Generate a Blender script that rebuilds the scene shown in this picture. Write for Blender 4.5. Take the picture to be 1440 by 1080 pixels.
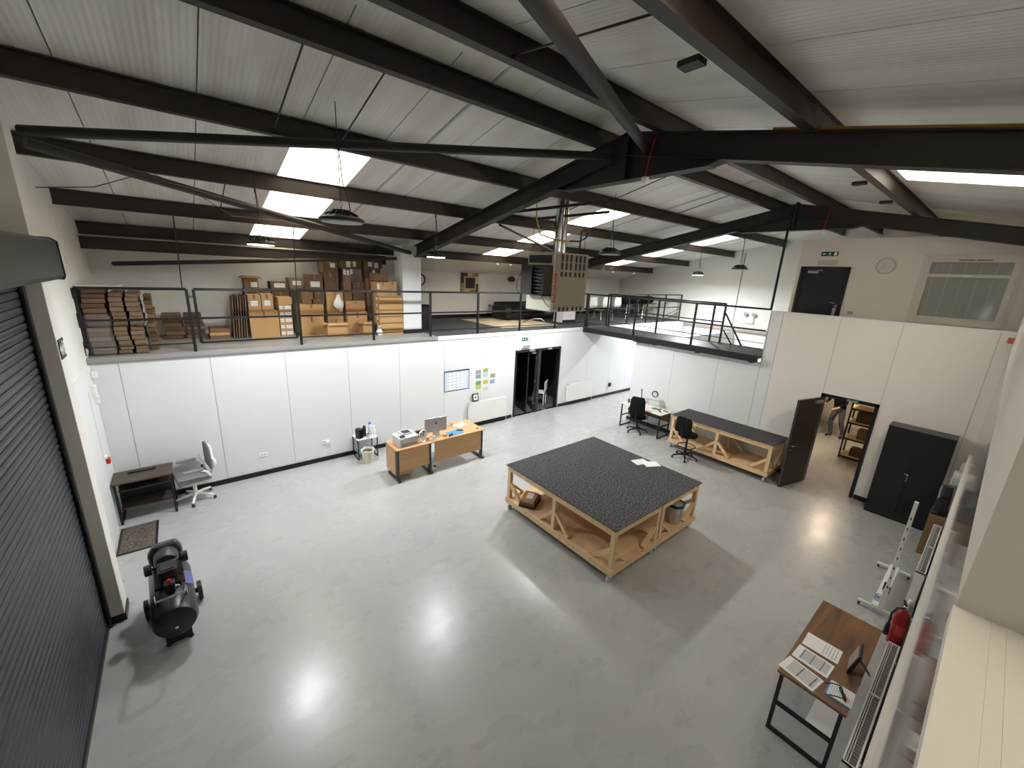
import bpy, bmesh, math, random
from mathutils import Matrix, Vector, Euler
random.seed(7)
scene = bpy.context.scene
for o in list(bpy.data.objects): bpy.data.objects.remove(o)
PI = math.pi

# ---------------------------------------------------------------- camera
cam_d = bpy.data.cameras.new('camera'); cam = bpy.data.objects.new('camera', cam_d)
scene.collection.objects.link(cam); scene.camera = cam
YAW, PIT, ROL, FPX = 0.69055, -0.26439, 0.04776, 566.508
fw = Vector((math.sin(YAW)*math.cos(PIT), math.cos(YAW)*math.cos(PIT), math.sin(PIT)))
rt = Vector((math.cos(YAW), -math.sin(YAW), 0)); up = rt.cross(fw)
c_, s_ = math.cos(ROL), math.sin(ROL)
R_, U_ = c_*rt + s_*up, -s_*rt + c_*up
m = Matrix((R_, U_, -fw)).transposed().to_4x4(); m.translation = (5.59034, 0.46041, 4.3157)
cam.matrix_world = m
cam_d.sensor_fit = 'HORIZONTAL'; cam_d.sensor_width = 36; cam_d.lens = FPX/1440*36
cam_d.clip_start = 0.02; cam_d.clip_end = 200

# ---------------------------------------------------------------- world, exposure
w = bpy.data.worlds.new('overcast_sky'); scene.world = w; w.use_nodes = True
bg = w.node_tree.nodes['Background']; bg.inputs[0].default_value = (1.0, 0.97, 0.91, 1); bg.inputs[1].default_value = 7.0
vs = scene.view_settings
vs.view_transform = 'Standard'; vs.look = 'None'; vs.gamma = 1; vs.use_curve_mapping = False; vs.exposure = 0.5
scene.cycles.use_denoising = True
scene.cycles.max_bounces = 8; scene.cycles.diffuse_bounces = 5; scene.cycles.transmission_bounces = 6
scene.cycles.sample_clamp_indirect = 8.0
LAMP_POWER = 74.0; LAMP_COL = (0.93, 0.97, 1.0)

# ---------------------------------------------------------------- materials
def lin(c):
    r = []
    for v in c:
        v /= 255.0; r.append(v/12.92 if v <= .04045 else ((v+.055)/1.055)**2.4)
    return (*r, 1.0)
MATS = {}
def mat(name, col, rough=.55, metal=0., var=0., vscale=3., bump=0., bscale=60., spec=.5, stretch=(1,1,1), coat=0., emit=0., trans=0., alpha=1.):
    if name in MATS: return MATS[name]
    M = bpy.data.materials.new(name); M.use_nodes = True; nt = M.node_tree; N = nt.nodes; L = nt.links
    b = N['Principled BSDF']; b.inputs['Base Color'].default_value = lin(col)
    b.inputs['Roughness'].default_value = rough; b.inputs['Metallic'].default_value = metal
    b.inputs['Specular IOR Level'].default_value = spec
    if coat: b.inputs['Coat Weight'].default_value = coat; b.inputs['Coat Roughness'].default_value = .08
    if trans: b.inputs['Transmission Weight'].default_value = trans
    if alpha < 1: b.inputs['Alpha'].default_value = alpha
    if emit: b.inputs['Emission Color'].default_value = lin(col); b.inputs['Emission Strength'].default_value = emit
    if var or bump:
        tc = N.new('ShaderNodeTexCoord'); mp = N.new('ShaderNodeMapping'); mp.inputs['Scale'].default_value = stretch
        L.new(tc.outputs['Object'], mp.inputs['Vector'])
    if var:
        n = N.new('ShaderNodeTexNoise'); n.inputs['Scale'].default_value = vscale; n.inputs['Detail'].default_value = 5
        L.new(mp.outputs[0], n.inputs['Vector'])
        mx = N.new('ShaderNodeMix'); mx.data_type = 'RGBA'
        lc = lin(col); mx.inputs[6].default_value = tuple(max(0, v*(1-var)) for v in lc[:3])+(1,)
        mx.inputs[7].default_value = tuple(min(1, v*(1+var)) for v in lc[:3])+(1,)
        L.new(n.outputs['Fac'], mx.inputs[0]); L.new(mx.outputs[2], b.inputs['Base Color'])
    if bump:
        n2 = N.new('ShaderNodeTexNoise'); n2.inputs['Scale'].default_value = bscale; n2.inputs['Detail'].default_value = 3
        L.new(mp.outputs[0], n2.inputs['Vector'])
        bp = N.new('ShaderNodeBump'); bp.inputs['Strength'].default_value = bump; bp.inputs['Distance'].default_value = .01
        L.new(n2.outputs['Fac'], bp.inputs['Height']); L.new(bp.outputs[0], b.inputs['Normal'])
    MATS[name] = M; return M

def mat_floor():
    M = bpy.data.materials.new('painted_concrete'); M.use_nodes = True; nt = M.node_tree; N = nt.nodes; L = nt.links
    b = N['Principled BSDF']; tc = N.new('ShaderNodeTexCoord')
    def noise(scale, detail=6, stretch=(1,1,1), rot=0, rough=.6):
        mp = N.new('ShaderNodeMapping'); mp.inputs['Scale'].default_value = stretch; mp.inputs['Rotation'].default_value = (0,0,rot)
        L.new(tc.outputs['Object'], mp.inputs['Vector'])
        n = N.new('ShaderNodeTexNoise'); n.inputs['Scale'].default_value = scale; n.inputs['Detail'].default_value = detail
        n.inputs['Roughness'].default_value = rough; L.new(mp.outputs[0], n.inputs['Vector']); return n
    def ramp(n, a, b_, c0, c1):
        r = N.new('ShaderNodeValToRGB'); r.color_ramp.elements[0].position = a; r.color_ramp.elements[1].position = b_
        r.color_ramp.elements[0].color = c0; r.color_ramp.elements[1].color = c1; L.new(n.outputs['Fac'], r.inputs[0]); return r
    base = ramp(noise(.45), .3, .7, lin((164,165,164)), lin((176,176,174)))
    wear = ramp(noise(2.3, 8), .55, .78, (0,0,0,1), (1,1,1,1))
    mx = N.new('ShaderNodeMix'); mx.data_type = 'RGBA'; mx.inputs[7].default_value = lin((178,175,169))
    sc = N.new('ShaderNodeMath'); sc.operation = 'MULTIPLY'; sc.inputs[1].default_value = .5
    L.new(wear.outputs[0], sc.inputs[0]); L.new(sc.outputs[0], mx.inputs[0]); L.new(base.outputs[0], mx.inputs[6])
    # thin dark scuffs and scratches
    prev = mx.outputs[2]
    for rot, s0, st, thr in ((.5, .55, (1, 14, 1), .685), (-.35, .4, (1, 16, 1), .695)):
        k = ramp(noise(s0, 7, st, rot, .65), thr-.03, thr+.05, (0,0,0,1), (.26,.26,.26,1))
        m2 = N.new('ShaderNodeMix'); m2.data_type = 'RGBA'; m2.inputs[7].default_value = lin((84,80,76))
        L.new(k.outputs[0], m2.inputs[0]); L.new(prev, m2.inputs[6]); prev = m2.outputs[2]
    L.new(prev, b.inputs['Base Color'])
    rr = ramp(noise(1.6, 8, (1, 1.6, 1), .5), .3, .75, (.25,.25,.25,1), (.32,.32,.32,1)); L.new(rr.outputs[0], b.inputs['Roughness'])
    bp = N.new('ShaderNodeBump'); bp.inputs['Strength'].default_value = .03; bp.inputs['Distance'].default_value = .004
    L.new(noise(90, 6, (1, 1.8, 1), .5).outputs['Fac'], bp.inputs['Height']); L.new(bp.outputs[0], b.inputs['Normal'])
    b.inputs['Specular IOR Level'].default_value = .5
    return M
def mat_wood(name, c0, c1, axis=0, scale=14, rough=.45, dist=3.):
    M = bpy.data.materials.new(name); M.use_nodes = True; nt = M.node_tree; N = nt.nodes; L = nt.links; b = N['Principled BSDF']
    tc = N.new('ShaderNodeTexCoord'); mp = N.new('ShaderNodeMapping'); st = [1.,1.,1.]; st[axis] = .12; mp.inputs['Scale'].default_value = st
    L.new(tc.outputs['Object'], mp.inputs['Vector'])
    n = N.new('ShaderNodeTexNoise'); n.inputs['Scale'].default_value = scale; n.inputs['Detail'].default_value = 6; n.inputs['Distortion'].default_value = dist*.3
    L.new(mp.outputs[0], n.inputs['Vector'])
    r = N.new('ShaderNodeValToRGB'); r.color_ramp.elements[0].position = .3; r.color_ramp.elements[1].position = .72
    r.color_ramp.elements[0].color = lin(c0); r.color_ramp.elements[1].color = lin(c1)
    L.new(n.outputs['Fac'], r.inputs[0]); L.new(r.outputs[0], b.inputs['Base Color']); b.inputs['Roughness'].default_value = rough
    return M
def mat_carpet(name, c0, c1):
    M = bpy.data.materials.new(name); M.use_nodes = True; nt = M.node_tree; N = nt.nodes; L = nt.links; b = N['Principled BSDF']
    tc = N.new('ShaderNodeTexCoord'); n = N.new('ShaderNodeTexNoise'); n.inputs['Scale'].default_value = 38; n.inputs['Detail'].default_value = 6; n.inputs['Roughness'].default_value = .75
    L.new(tc.outputs['Object'], n.inputs['Vector'])
    r = N.new('ShaderNodeValToRGB'); r.color_ramp.elements[0].position = .42; r.color_ramp.elements[1].position = .62
    r.color_ramp.elements[0].color = lin(c0); r.color_ramp.elements[1].color = lin(c1)
    L.new(n.outputs['Fac'], r.inputs[0]); L.new(r.outputs[0], b.inputs['Base Color']); b.inputs['Roughness'].default_value = .95; b.inputs['Specular IOR Level'].default_value = .1
    bp = N.new('ShaderNodeBump'); bp.inputs['Strength'].default_value = .5; bp.inputs['Distance'].default_value = .01
    L.new(n.outputs['Fac'], bp.inputs['Height']); L.new(bp.outputs[0], b.inputs['Normal'])
    return M
def mat_lines(name, paper, ink, axis=0, freq=60., duty=.45, second=None):
    """printed rules: sine stripes across one axis, optionally crossed by a second"""
    M = bpy.data.materials.new(name); M.use_nodes = True; nt = M.node_tree; N = nt.nodes; L = nt.links; b = N['Principled BSDF']
    tc = N.new('ShaderNodeTexCoord'); sx = N.new('ShaderNodeSeparateXYZ'); L.new(tc.outputs['Object'], sx.inputs[0])
    def stripes(ax, fr, du):
        a = N.new('ShaderNodeMath'); a.operation = 'MULTIPLY'; a.inputs[1].default_value = fr; L.new(sx.outputs[ax], a.inputs[0])
        f = N.new('ShaderNodeMath'); f.operation = 'FRACT'; L.new(a.outputs[0], f.inputs[0])
        g = N.new('ShaderNodeMath'); g.operation = 'LESS_THAN'; g.inputs[1].default_value = du; L.new(f.outputs[0], g.inputs[0]); return g
    k = stripes(axis, freq, duty)
    if second:
        k2 = stripes(*second); mxm = N.new('ShaderNodeMath'); mxm.operation = 'MAXIMUM'; L.new(k.outputs[0], mxm.inputs[0]); L.new(k2.outputs[0], mxm.inputs[1]); k = mxm
    mx = N.new('ShaderNodeMix'); mx.data_type = 'RGBA'; mx.inputs[6].default_value = lin(paper); mx.inputs[7].default_value = lin(ink)
    L.new(k.outputs[0], mx.inputs[0]); L.new(mx.outputs[2], b.inputs['Base Color']); b.inputs['Roughness'].default_value = .8
    return M
def mat_roof():
    M = bpy.data.materials.new('roof_liner_sheet'); M.use_nodes = True; nt = M.node_tree; N = nt.nodes; L = nt.links; b = N['Principled BSDF']
    tc = N.new('ShaderNodeTexCoord'); wv = N.new('ShaderNodeTexWave'); wv.wave_type = 'BANDS'; wv.bands_direction = 'X'; wv.inputs['Scale'].default_value = 6.0
    L.new(tc.outputs['Object'], wv.inputs['Vector'])
    bp = N.new('ShaderNodeBump'); bp.inputs['Strength'].default_value = .25; bp.inputs['Distance'].default_value = .01
    L.new(wv.outputs['Fac'], bp.inputs['Height']); L.new(bp.outputs[0], b.inputs['Normal'])
    n = N.new('ShaderNodeTexNoise'); n.inputs['Scale'].default_value = 1.2; n.inputs['Detail'].default_value = 6
    mp = N.new('ShaderNodeMapping'); mp.inputs['Scale'].default_value = (3, .35, 1); L.new(tc.outputs['Object'], mp.inputs['Vector']); L.new(mp.outputs[0], n.inputs['Vector'])
    r = N.new('ShaderNodeValToRGB'); r.color_ramp.elements[0].position = .25; r.color_ramp.elements[1].position = .6
    r.color_ramp.elements[0].color = lin((204,199,192)); r.color_ramp.elements[1].color = lin((226,224,221))
    L.new(n.outputs['Fac'], r.inputs[0]); L.new(r.outputs[0], b.inputs['Base Color']); b.inputs['Roughness'].default_value = .5
    return M
def mat_skylight():
    M = bpy.data.materials.new('translucent_grp'); M.use_nodes = True; nt = M.node_tree; N = nt.nodes; L = nt.links
    for n in list(N): N.remove(n)
    o = N.new('ShaderNodeOutputMaterial'); t = N.new('ShaderNodeBsdfTranslucent'); d = N.new('ShaderNodeBsdfDiffuse'); mx = N.new('ShaderNodeMixShader')
    tc = N.new('ShaderNodeTexCoord'); n = N.new('ShaderNodeTexNoise'); n.inputs['Scale'].default_value = 2.5; n.inputs['Detail'].default_value = 5; L.new(tc.outputs['Object'], n.inputs['Vector'])
    r = N.new('ShaderNodeValToRGB'); r.color_ramp.elements[0].color = lin((222,216,200)); r.color_ramp.elements[1].color = lin((255,252,244)); r.color_ramp.elements[0].position = .2; r.color_ramp.elements[1].position = .55
    L.new(n.outputs['Fac'], r.inputs[0]); L.new(r.outputs[0], t.inputs['Color'])
    d.inputs['Color'].default_value = lin((200,192,170)); mx.inputs[0].default_value = .25
    L.new(t.outputs[0], mx.inputs[1]); L.new(d.outputs[0], mx.inputs[2]); L.new(mx.outputs[0], o.inputs['Surface'])
    return M

FLOOR = mat_floor(); ROOF = mat_roof(); SKY = mat_skylight()
WALL = mat('white_wall_panel', (225,227,227), .45, var=.02, vscale=1.5)
WARMW = mat('warm_white_wall', (231,227,220), .6, var=.03, vscale=1.5)
GLOSSW = mat('gloss_white_cladding', (172,168,162), .06, var=.05, vscale=2, spec=.9)
SEAM = mat('panel_joint', (176,176,174), .6)
BLOCK = mat('painted_blockwork', (228,226,220), .7, var=.04, bump=.25, bscale=30)
CREAM = mat('cream_plaster', (236,232,224), .7, var=.03, bump=.1, bscale=20)
STEEL = mat('brown_painted_steel', (39,31,26), .55, var=.25, vscale=6)
STEEL2 = mat('brown_purlin_steel', (50,40,33), .5, var=.3, vscale=4)
BLACK = mat('black_powder_coat', (16,16,17), .45)
BLKSK = mat('black_skirting', (14,14,16), .4)
DOORB = mat('black_door', (24,24,27), .35)
SHUT = mat('charcoal_shutter', (58,61,66), .38, metal=.2, var=.08)
SHUTBOX = mat('charcoal_hood', (74,77,80), .3, metal=.3, var=.15, vscale=2)
PINE = mat_wood('pine_timber', (206,174,130), (230,202,158), 0, 10)
PINEZ = mat_wood('pine_timber_upright', (206,174,130), (230,202,158), 2, 10)
PLY = mat_wood('plywood_shelf', (190,156,116), (214,182,142), 0, 6, .6)
BEECH = mat_wood('beech_laminate', (184,144,98), (200,160,114), 0, 5, .4)
WALNUT = mat_wood('walnut_laminate', (88,59,37), (136,95,60), 0, 9, .4)
DARKWOOD = mat_wood('dark_wood_grain', (58,48,42), (84,70,60), 0, 9, .5)
CARPET = mat_carpet('charcoal_carpet', (38,39,42), (112,112,114))
DCARPET = mat_carpet('dark_floor_carpet', (74,75,77), (104,104,106))
MATC = mat_carpet('coir_mat', (70,64,58), (118,110,102))
WMETAL = mat('white_metal', (232,231,228), .35)
WPLAST = mat('white_plastic', (236,236,232), .35)
GPLAST = mat('grey_plastic', (150,151,150), .45)
DPLAST = mat('dark_plastic', (32,32,34), .45)
CHROME = mat('chrome', (200,200,202), .18, metal=1)
ALU = mat('brushed_aluminium', (186,187,190), .32, metal=.7)
FABB = mat('black_fabric', (18,18,20), .9, spec=.2)
FABG = mat('grey_fabric', (132,133,134), .9, spec=.2)
MESHG = mat('grey_mesh', (110,111,113), .85, spec=.2)
RED = mat('signal_red', (190,30,30), .35)
REDX = mat('extinguisher_red', (150,18,22), .3)
PAPER = mat('paper_white', (240,240,238), .8)
BLUEP = mat('blue_folder', (62,140,200), .5)
GREEN = mat('green_plastic', (60,140,90), .5)
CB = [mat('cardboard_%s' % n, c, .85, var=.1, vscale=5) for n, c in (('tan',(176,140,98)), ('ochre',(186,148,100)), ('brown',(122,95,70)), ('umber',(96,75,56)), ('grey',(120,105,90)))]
TAPE = mat('brown_tape', (132,98,52), .3)
LABELM = mat_lines('printed_label', (238,238,234), (150,150,150), 2, 28, .35)
GREYPAINT = mat('grey_deck_paint', (150,150,148), .4, var=.12, vscale=2)
RUG = mat('cream_rug', (222,203,178), .95, var=.12, vscale=9)
LEATHER = mat('black_leather', (14,14,16), .4)
GLASS = mat('window_glass', (150,156,148), .08, spec=.8)
BLIND = mat('pale_blind', (176,176,166), .7)
SKIN = mat('skin', (198,150,122), .6)
DENIM = mat('grey_denim', (82,86,94), .9)
CLEAR = mat('clear_wrap', (205,205,205), .15, alpha=.18)
BEIGE = mat('beige_enamel', (176,170,152), .45)
YHOSE = mat('yellow_hose', (196,170,80), .5)

# ---------------------------------------------------------------- mesh helpers
col = scene.collection
class B:
    def __init__(s): s.v = []; s.f = []; s.mi = []
    def add(s, vs, fs, mi=0):
        k = len(s.v); s.v += [tuple(v) for v in vs]; s.f += [tuple(i+k for i in f) for f in fs]; s.mi += [mi]*len(fs); return s
    def box(s, x0, x1, y0, y1, z0, z1, mi=0):
        x0,x1 = sorted((x0,x1)); y0,y1 = sorted((y0,y1)); z0,z1 = sorted((z0,z1))
        return s.add([(x0,y0,z0),(x1,y0,z0),(x1,y1,z0),(x0,y1,z0),(x0,y0,z1),(x1,y0,z1),(x1,y1,z1),(x0,y1,z1)],
                     [(0,3,2,1),(4,5,6,7),(0,1,5,4),(1,2,6,5),(2,3,7,6),(3,0,4,7)], mi)
    def obox(s, c, size, rot=(0,0,0), mi=0):
        M = Matrix.Translation(c) @ Euler(rot).to_matrix().to_4x4(); a,b,d = (q/2 for q in size)
        vs = [M @ Vector(p) for p in [(-a,-b,-d),(a,-b,-d),(a,b,-d),(-a,b,-d),(-a,-b,d),(a,-b,d),(a,b,d),(-a,b,d)]]
        return s.add(vs, [(0,3,2,1),(4,5,6,7),(0,1,5,4),(1,2,6,5),(2,3,7,6),(3,0,4,7)], mi)
    def bar(s, p, q, wx, wy, upv=(0,0,1), mi=0):
        """square section bar from p to q, wx wide across, wy along upv"""
        p,q = Vector(p),Vector(q); d = (q-p).normalized(); u = Vector(upv)
        if abs(d.dot(u)) > .99: u = Vector((1,0,0))
        a = d.cross(u).normalized(); b = a.cross(d).normalized(); vs = []
        for e in (p,q):
            for sx,sy in ((-1,-1),(1,-1),(1,1),(-1,1)): vs.append(e + a*(sx*wx/2) + b*(sy*wy/2))
        return s.add(vs, [(0,3,2,1),(4,5,6,7),(0,1,5,4),(1,2,6,5),(2,3,7,6),(3,0,4,7)], mi)
    def tube(s, pts, r, n=10, mi=0, cap=True):
        pts = [Vector(p) for p in pts]; rings = []; rs = r if isinstance(r,(list,tuple)) else [r]*len(pts)
        d0 = (pts[1]-pts[0]).normalized(); a = d0.orthogonal().normalized(); vs = []
        for i,p in enumerate(pts):
            d = ((pts[i]-pts[i-1]).normalized() if i else d0) + ((pts[i+1]-pts[i]).normalized() if i < len(pts)-1 else (pts[i]-pts[i-1]).normalized())
            d.normalize(); a = (a - d*a.dot(d)).normalized(); b = d.cross(a)
            for k in range(n): t = 2*PI*k/n; vs.append(p + (a*math.cos(t)+b*math.sin(t))*rs[i])
        fs = []
        for i in range(len(pts)-1):
            for k in range(n): fs.append((i*n+k, i*n+(k+1)%n, (i+1)*n+(k+1)%n, (i+1)*n+k))
        if cap: fs.append(tuple(range(n-1,-1,-1))); fs.append(tuple(range((len(pts)-1)*n, len(pts)*n)))
        return s.add(vs, fs, mi)
    def lathe(s, prof, c=(0,0,0), n=20, axis='z', mi=0, cap=True):
        vs = []; c = Vector(c)
        for r,z in prof:
            for k in range(n):
                t = 2*PI*k/n; p = (r*math.cos(t), r*math.sin(t), z)
                if axis == 'x': p = (z, r*math.cos(t), r*math.sin(t))
                if axis == 'y': p = (r*math.sin(t), z, r*math.cos(t))
                vs.append(c+Vector(p))
        fs = [(i*n+k, i*n+(k+1)%n, (i+1)*n+(k+1)%n, (i+1)*n+k) for i in range(len(prof)-1) for k in range(n)]
        if cap: fs.append(tuple(range(n-1,-1,-1))); fs.append(tuple(range((len(prof)-1)*n, len(prof)*n)))
        return s.add(vs, fs, mi)
    def prism(s, poly, t0, t1, plane='xz', mi=0):
        """polygon in a plane, extruded along the third axis"""
        def P(a,b,t): return {'xz':(a,t,b),'yz':(t,a,b),'xy':(a,b,t)}[plane]
        n = len(poly); vs = [P(a,b,t0) for a,b in poly]+[P(a,b,t1) for a,b in poly]
        fs = [tuple(range(n-1,-1,-1)), tuple(range(n,2*n))]+[(i,(i+1)%n,(i+1)%n+n,i+n) for i in range(n)]
        return s.add(vs, fs, mi)
    def mesh(s, name, mats, bev=0, smooth=False, seg=1):
        me = bpy.data.meshes.new(name); me.from_pydata(s.v, [], s.f); me.update()
        for q in (mats if isinstance(mats,(list,tuple)) else [mats]): me.materials.append(q)
        me.polygons.foreach_set('material_index', s.mi)
        bm = bmesh.new(); bm.from_mesh(me); bmesh.ops.recalc_face_normals(bm, faces=bm.faces)
        if bev: bmesh.ops.bevel(bm, geom=bm.edges[:], offset=bev, segments=seg, affect='EDGES', profile=.5)
        bm.to_mesh(me); bm.free()
        if smooth:
            for p in me.polygons: p.use_smooth = True
            try: me.set_sharp_from_angle(angle=math.radians(40))
            except Exception: pass
        return me
def link(name, data, parent=None):
    o = bpy.data.objects.new(name, data); col.objects.link(o)
    if parent: o.parent = parent
    return o
def P(parent, name, b, mats, bev=0, smooth=False, seg=1):
    return link(name, b.mesh(name, mats, bev, smooth, seg), parent)
def tag(o, label, cat, group=None):
    o['label'] = label; o['category'] = cat
    if group: o['group'] = group
    return o
def T(name, label, cat, loc=(0,0,0), rz=0, group=None):
    o = link(name, None); o.empty_display_size = .1; o.location = loc; o.rotation_euler = (0,0,rz); return tag(o, label, cat, group)
def one(name, b, mats, label, cat, group=None, bev=0, smooth=False, loc=(0,0,0), rz=0, seg=1):
    o = P(None, name, b, mats, bev, smooth, seg); o.location = loc; o.rotation_euler = (0,0,rz); return tag(o, label, cat, group)
def S(name, b=None, mats=None, parent=None, bev=0, smooth=False):
    o = link(name, b.mesh(name, mats, bev, smooth) if b else None, parent)
    if not parent: o['kind'] = 'structure'
    return o
def dup(root, loc, rz, label, group=None):
    r = root.copy(); col.objects.link(r); r.location = loc; r.rotation_euler = (0,0,rz); r['label'] = label
    if group: r['group'] = group
    for ch in root.children:
        c = ch.copy(); col.objects.link(c); c.parent = r
        for g in ch.children:
            d = g.copy(); col.objects.link(d); d.parent = c
    return r
def text_mesh(txt, size, name, material, depth=.001, align='CENTER'):
    cu = bpy.data.curves.new(name, 'FONT'); cu.body = txt; cu.size = size; cu.extrude = depth; cu.align_x = align; cu.align_y = 'CENTER'; cu.resolution_u = 3
    o = bpy.data.objects.new(name, cu); col.objects.link(o); dg = bpy.context.evaluated_depsgraph_get()
    me = bpy.data.meshes.new_from_object(o.evaluated_get(dg)); bpy.data.objects.remove(o); bpy.data.curves.remove(cu)
    me.materials.clear(); me.materials.append(material); return me

# ================================================================ STRUCTURE
XG, YN, YB, XP, XE = 4.30, 0.38, 9.637, 16.36, 23.0
ZD = 2.70; RY, RZ, SL = 4.14, 6.39, .2
def zroof(y): return RZ - SL*abs(y-RY)
S('floor', B().box(3.6, 23.4, -2.6, 13.8, -.2, 0), FLOOR)

# ---- left gable wall with the shutter opening
YS1 = 6.47
gl = S('wall_left')
b = B(); b.box(4.0, XG, YS1+.02, 13.8, 0, 6.0); b.box(4.0, XG, 1.2, YS1+.02, 4.0, 6.35); b.box(4.0, XG, -2.6, 1.2, 0, 6.0)
P(gl, 'wall_body', b, BLOCK)
# blockwork courses proud of the joints, on the upper gable seen beside the mezzanine
for r in range(9):
    for k in range(7):
        y0 = 9.75+k*.45-(.22 if r % 2 else 0); z0 = 2.75+r*.225
        if z0+.22 < zroof(y0+.44)-.05 and y0 < 12: P(gl, 'block', B().box(XG-.01, XG+.012, max(y0, 9.66), min(y0+.44, 12.0), z0, z0+.217), BLOCK)
b = B().box(4.05, 4.565, YS1+.01, 6.755, 0, 5.62); b.box(4.05, 4.32, YS1-.12, YS1+.01, 0, 4.0)
pil = S('trim_1', b, BLOCK, bev=.004)      # boxed column beside the shutter
S('baseboard_column', B().box(4.32, 4.58, YS1-.005, 6.77, 0, .09), BLKSK)
S('wall_left_lining', B().box(4.30, 4.325, 6.76, 9.63, 0, 2.6), WALL)

# ---- back partition wall in panels with recessed joints
wb = S('wall_back'); P(wb, 'backing', B().box(XG, 13.25, YB+.012, YB+.1, 0, 2.64).box(15.19, XE, YB+.012, YB+.1, 0, 2.64).box(13.25, 15.19, YB+.012, YB+.1, 2.12, 2.64), SEAM)
seams = [4.31, 4.655, 5.883, 7.115, 8.357, 9.57, 10.82, 12.012, 13.25]
for a, c in zip(seams, seams[1:]): P(wb, 'panel', B().box(a+.004, c-.004, YB, YB+.02, 0, 2.655), WALL)
for a, c in ((13.25, 15.19),): P(wb, 'panel', B().box(a+.004, c-.004, YB, YB+.02, 2.12, 2.655), WALL)
for a, c in zip([15.19, 16.6, 17.87, 18.95, 20.2, 21.5], [16.6, 17.87, 18.95, 20.2, 21.5, 22.9]): P(wb, 'panel', B().box(a+.004, c-.004, YB, YB+.02, 0, 2.655), WALL)
S('baseboard_back', B().box(XG, 13.2, YB-.02, YB, 0, .1).box(15.24, 22.9, YB-.02, YB, 0, .1), BLKSK)

# ---- mezzanine deck, its edge and its back walls
S('floor_mezzanine', B().box(XG, 10.62, YB-.02, 13.8, ZD-.1, ZD), GREYPAINT)
S('floor_mezzanine_right', B().box(10.62, XE, YB+.0, 13.8, ZD-.1, ZD), DCARPET)
S('trim_8', B().box(10.6, XE, YB-.018, YB-.001, 2.6, ZD+.004), WALL)
S('trim_2', B().box(XG, 10.6, YB-.035, YB-.02, ZD-.07, ZD+.005), GREYPAINT)
S('wall_mezzanine_left', B().box(XG, 10.05, 12.0, 12.1, ZD, 5.2), BLOCK)
S('wall_mezzanine_back', B().box(10.05, XE, 13.4, 13.5, 0, 5.0), WARMW)
S('wall_under_mezzanine', B().box(XG, XE, 13.5, 13.6, 0, 2.6), BLOCK)
S('baseboard_mezzanine', B().box(10.6, 22.9, 13.38, 13.4, ZD, ZD+.12), BLKSK)
# sloped eaves boxing over the mezzanine
S('trim_3', B().prism([(12.2, 4.72), (13.4, 4.30), (13.4, 4.5), (12.2, 4.78)], 10.1, XE, 'yz'), WARMW)

# ---- right partition (panels), door opening y 1.79..2.74
wr = S('wall_right'); YE = 7.6
b = B().box(XP+.015, XP+.12, YN, 1.765, 0, 3.745).box(XP+.015, XP+.12, 1.765, 2.74, 2.12, 3.745).box(XP+.015, XP+.12, 2.74, 4.07, 0, 3.745).box(XP+.015, XP+.12, 4.07, YE, 0, 2.5)
P(wr, 'backing', b, SEAM)
for y0, y1, z0, z1 in ((YN,.54,0,3.755),(.545,1.765,0,3.755),(1.768,2.737,2.12,3.755),(2.741,3.81,0,3.755),(3.815,4.075,0,3.755),(4.08,5.06,0,2.51),(5.065,6.31,0,2.51),(6.315,YE,0,2.51)):
    P(wr, 'panel', B().box(XP, XP+.025, y0, y1-.003, z0, z1), WALL if y0 > 3 else WARMW)  # panels nearest the near wall take a warmer tint, painting in the warm light
P(wr, 'capping', B().box(XP-.012, XP+.16, YN, 4.08, 3.755, 3.785), WALL)
P(wr, 'capping', B().box(XP-.005, XP+.13, 4.08, YE, 2.51, 2.52), WALL)
P(wr, 'end_return', B().box(XP+.13, XE, YE-.1, YE-.003, 0, 2.51), WALL); P(wr, 'end_cap', B().box(XP+.026, XP+.13, YE-.012, YE-.003, 0, 2.51), WALL)
P(wr, 'parapet_end', B().box(XP, XP+.12, 4.06, 4.08, 2.5, 3.77), WALL)
S('baseboard_right', B().box(XP-.02, XP, YN, 1.75, 0, .1).box(XP-.02, XP, 2.75, YE, 0, .1), BLKSK)
# store room and void behind the partition
S('wall_store', B().box(XP+.12, XE, 3.95, 4.05, 0, 2.5).box(22.2, 22.3, YN, 3.95, 0, 2.5), WARMW)
S('ceiling_store', B().box(XP+.12, 22.9, YN, 4.05, 2.46, 2.6), WALL)
S('floor_landing', B().box(XP+.13, 17.3, YN, 4.06, 2.61, 2.70), DCARPET)
# upper office wall beyond the landing
b = B(); XU = 17.3
b.prism([(YN, 2.6), (.62, 2.6), (.62, zroof(.62)-.32), (YN, zroof(YN)-.32)], XU, XU+.1, 'yz')
b.box(XU, XU+.1, .62, 1.80, 2.6, 3.83).prism([(.62, 5.0), (1.80, 5.0), (1.80, 5.42), (.62, zroof(.62)-.32)], XU, XU+.1, 'yz')
b.box(XU, XU+.1, 1.80, 2.995, 2.6, 5.43).box(XU, XU+.1, 2.995, 3.945, 4.83, 5.43).box(XU, XU+.1, 3.945, 4.03, 2.6, 5.43)
S('wall_upper_office', b, mat('office_wall', (218,212,202), .6))
S('wall_upper_office_side', B().box(XU+.1, XE, 3.95, 4.02, 2.6, 5.43), WARMW)
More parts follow.
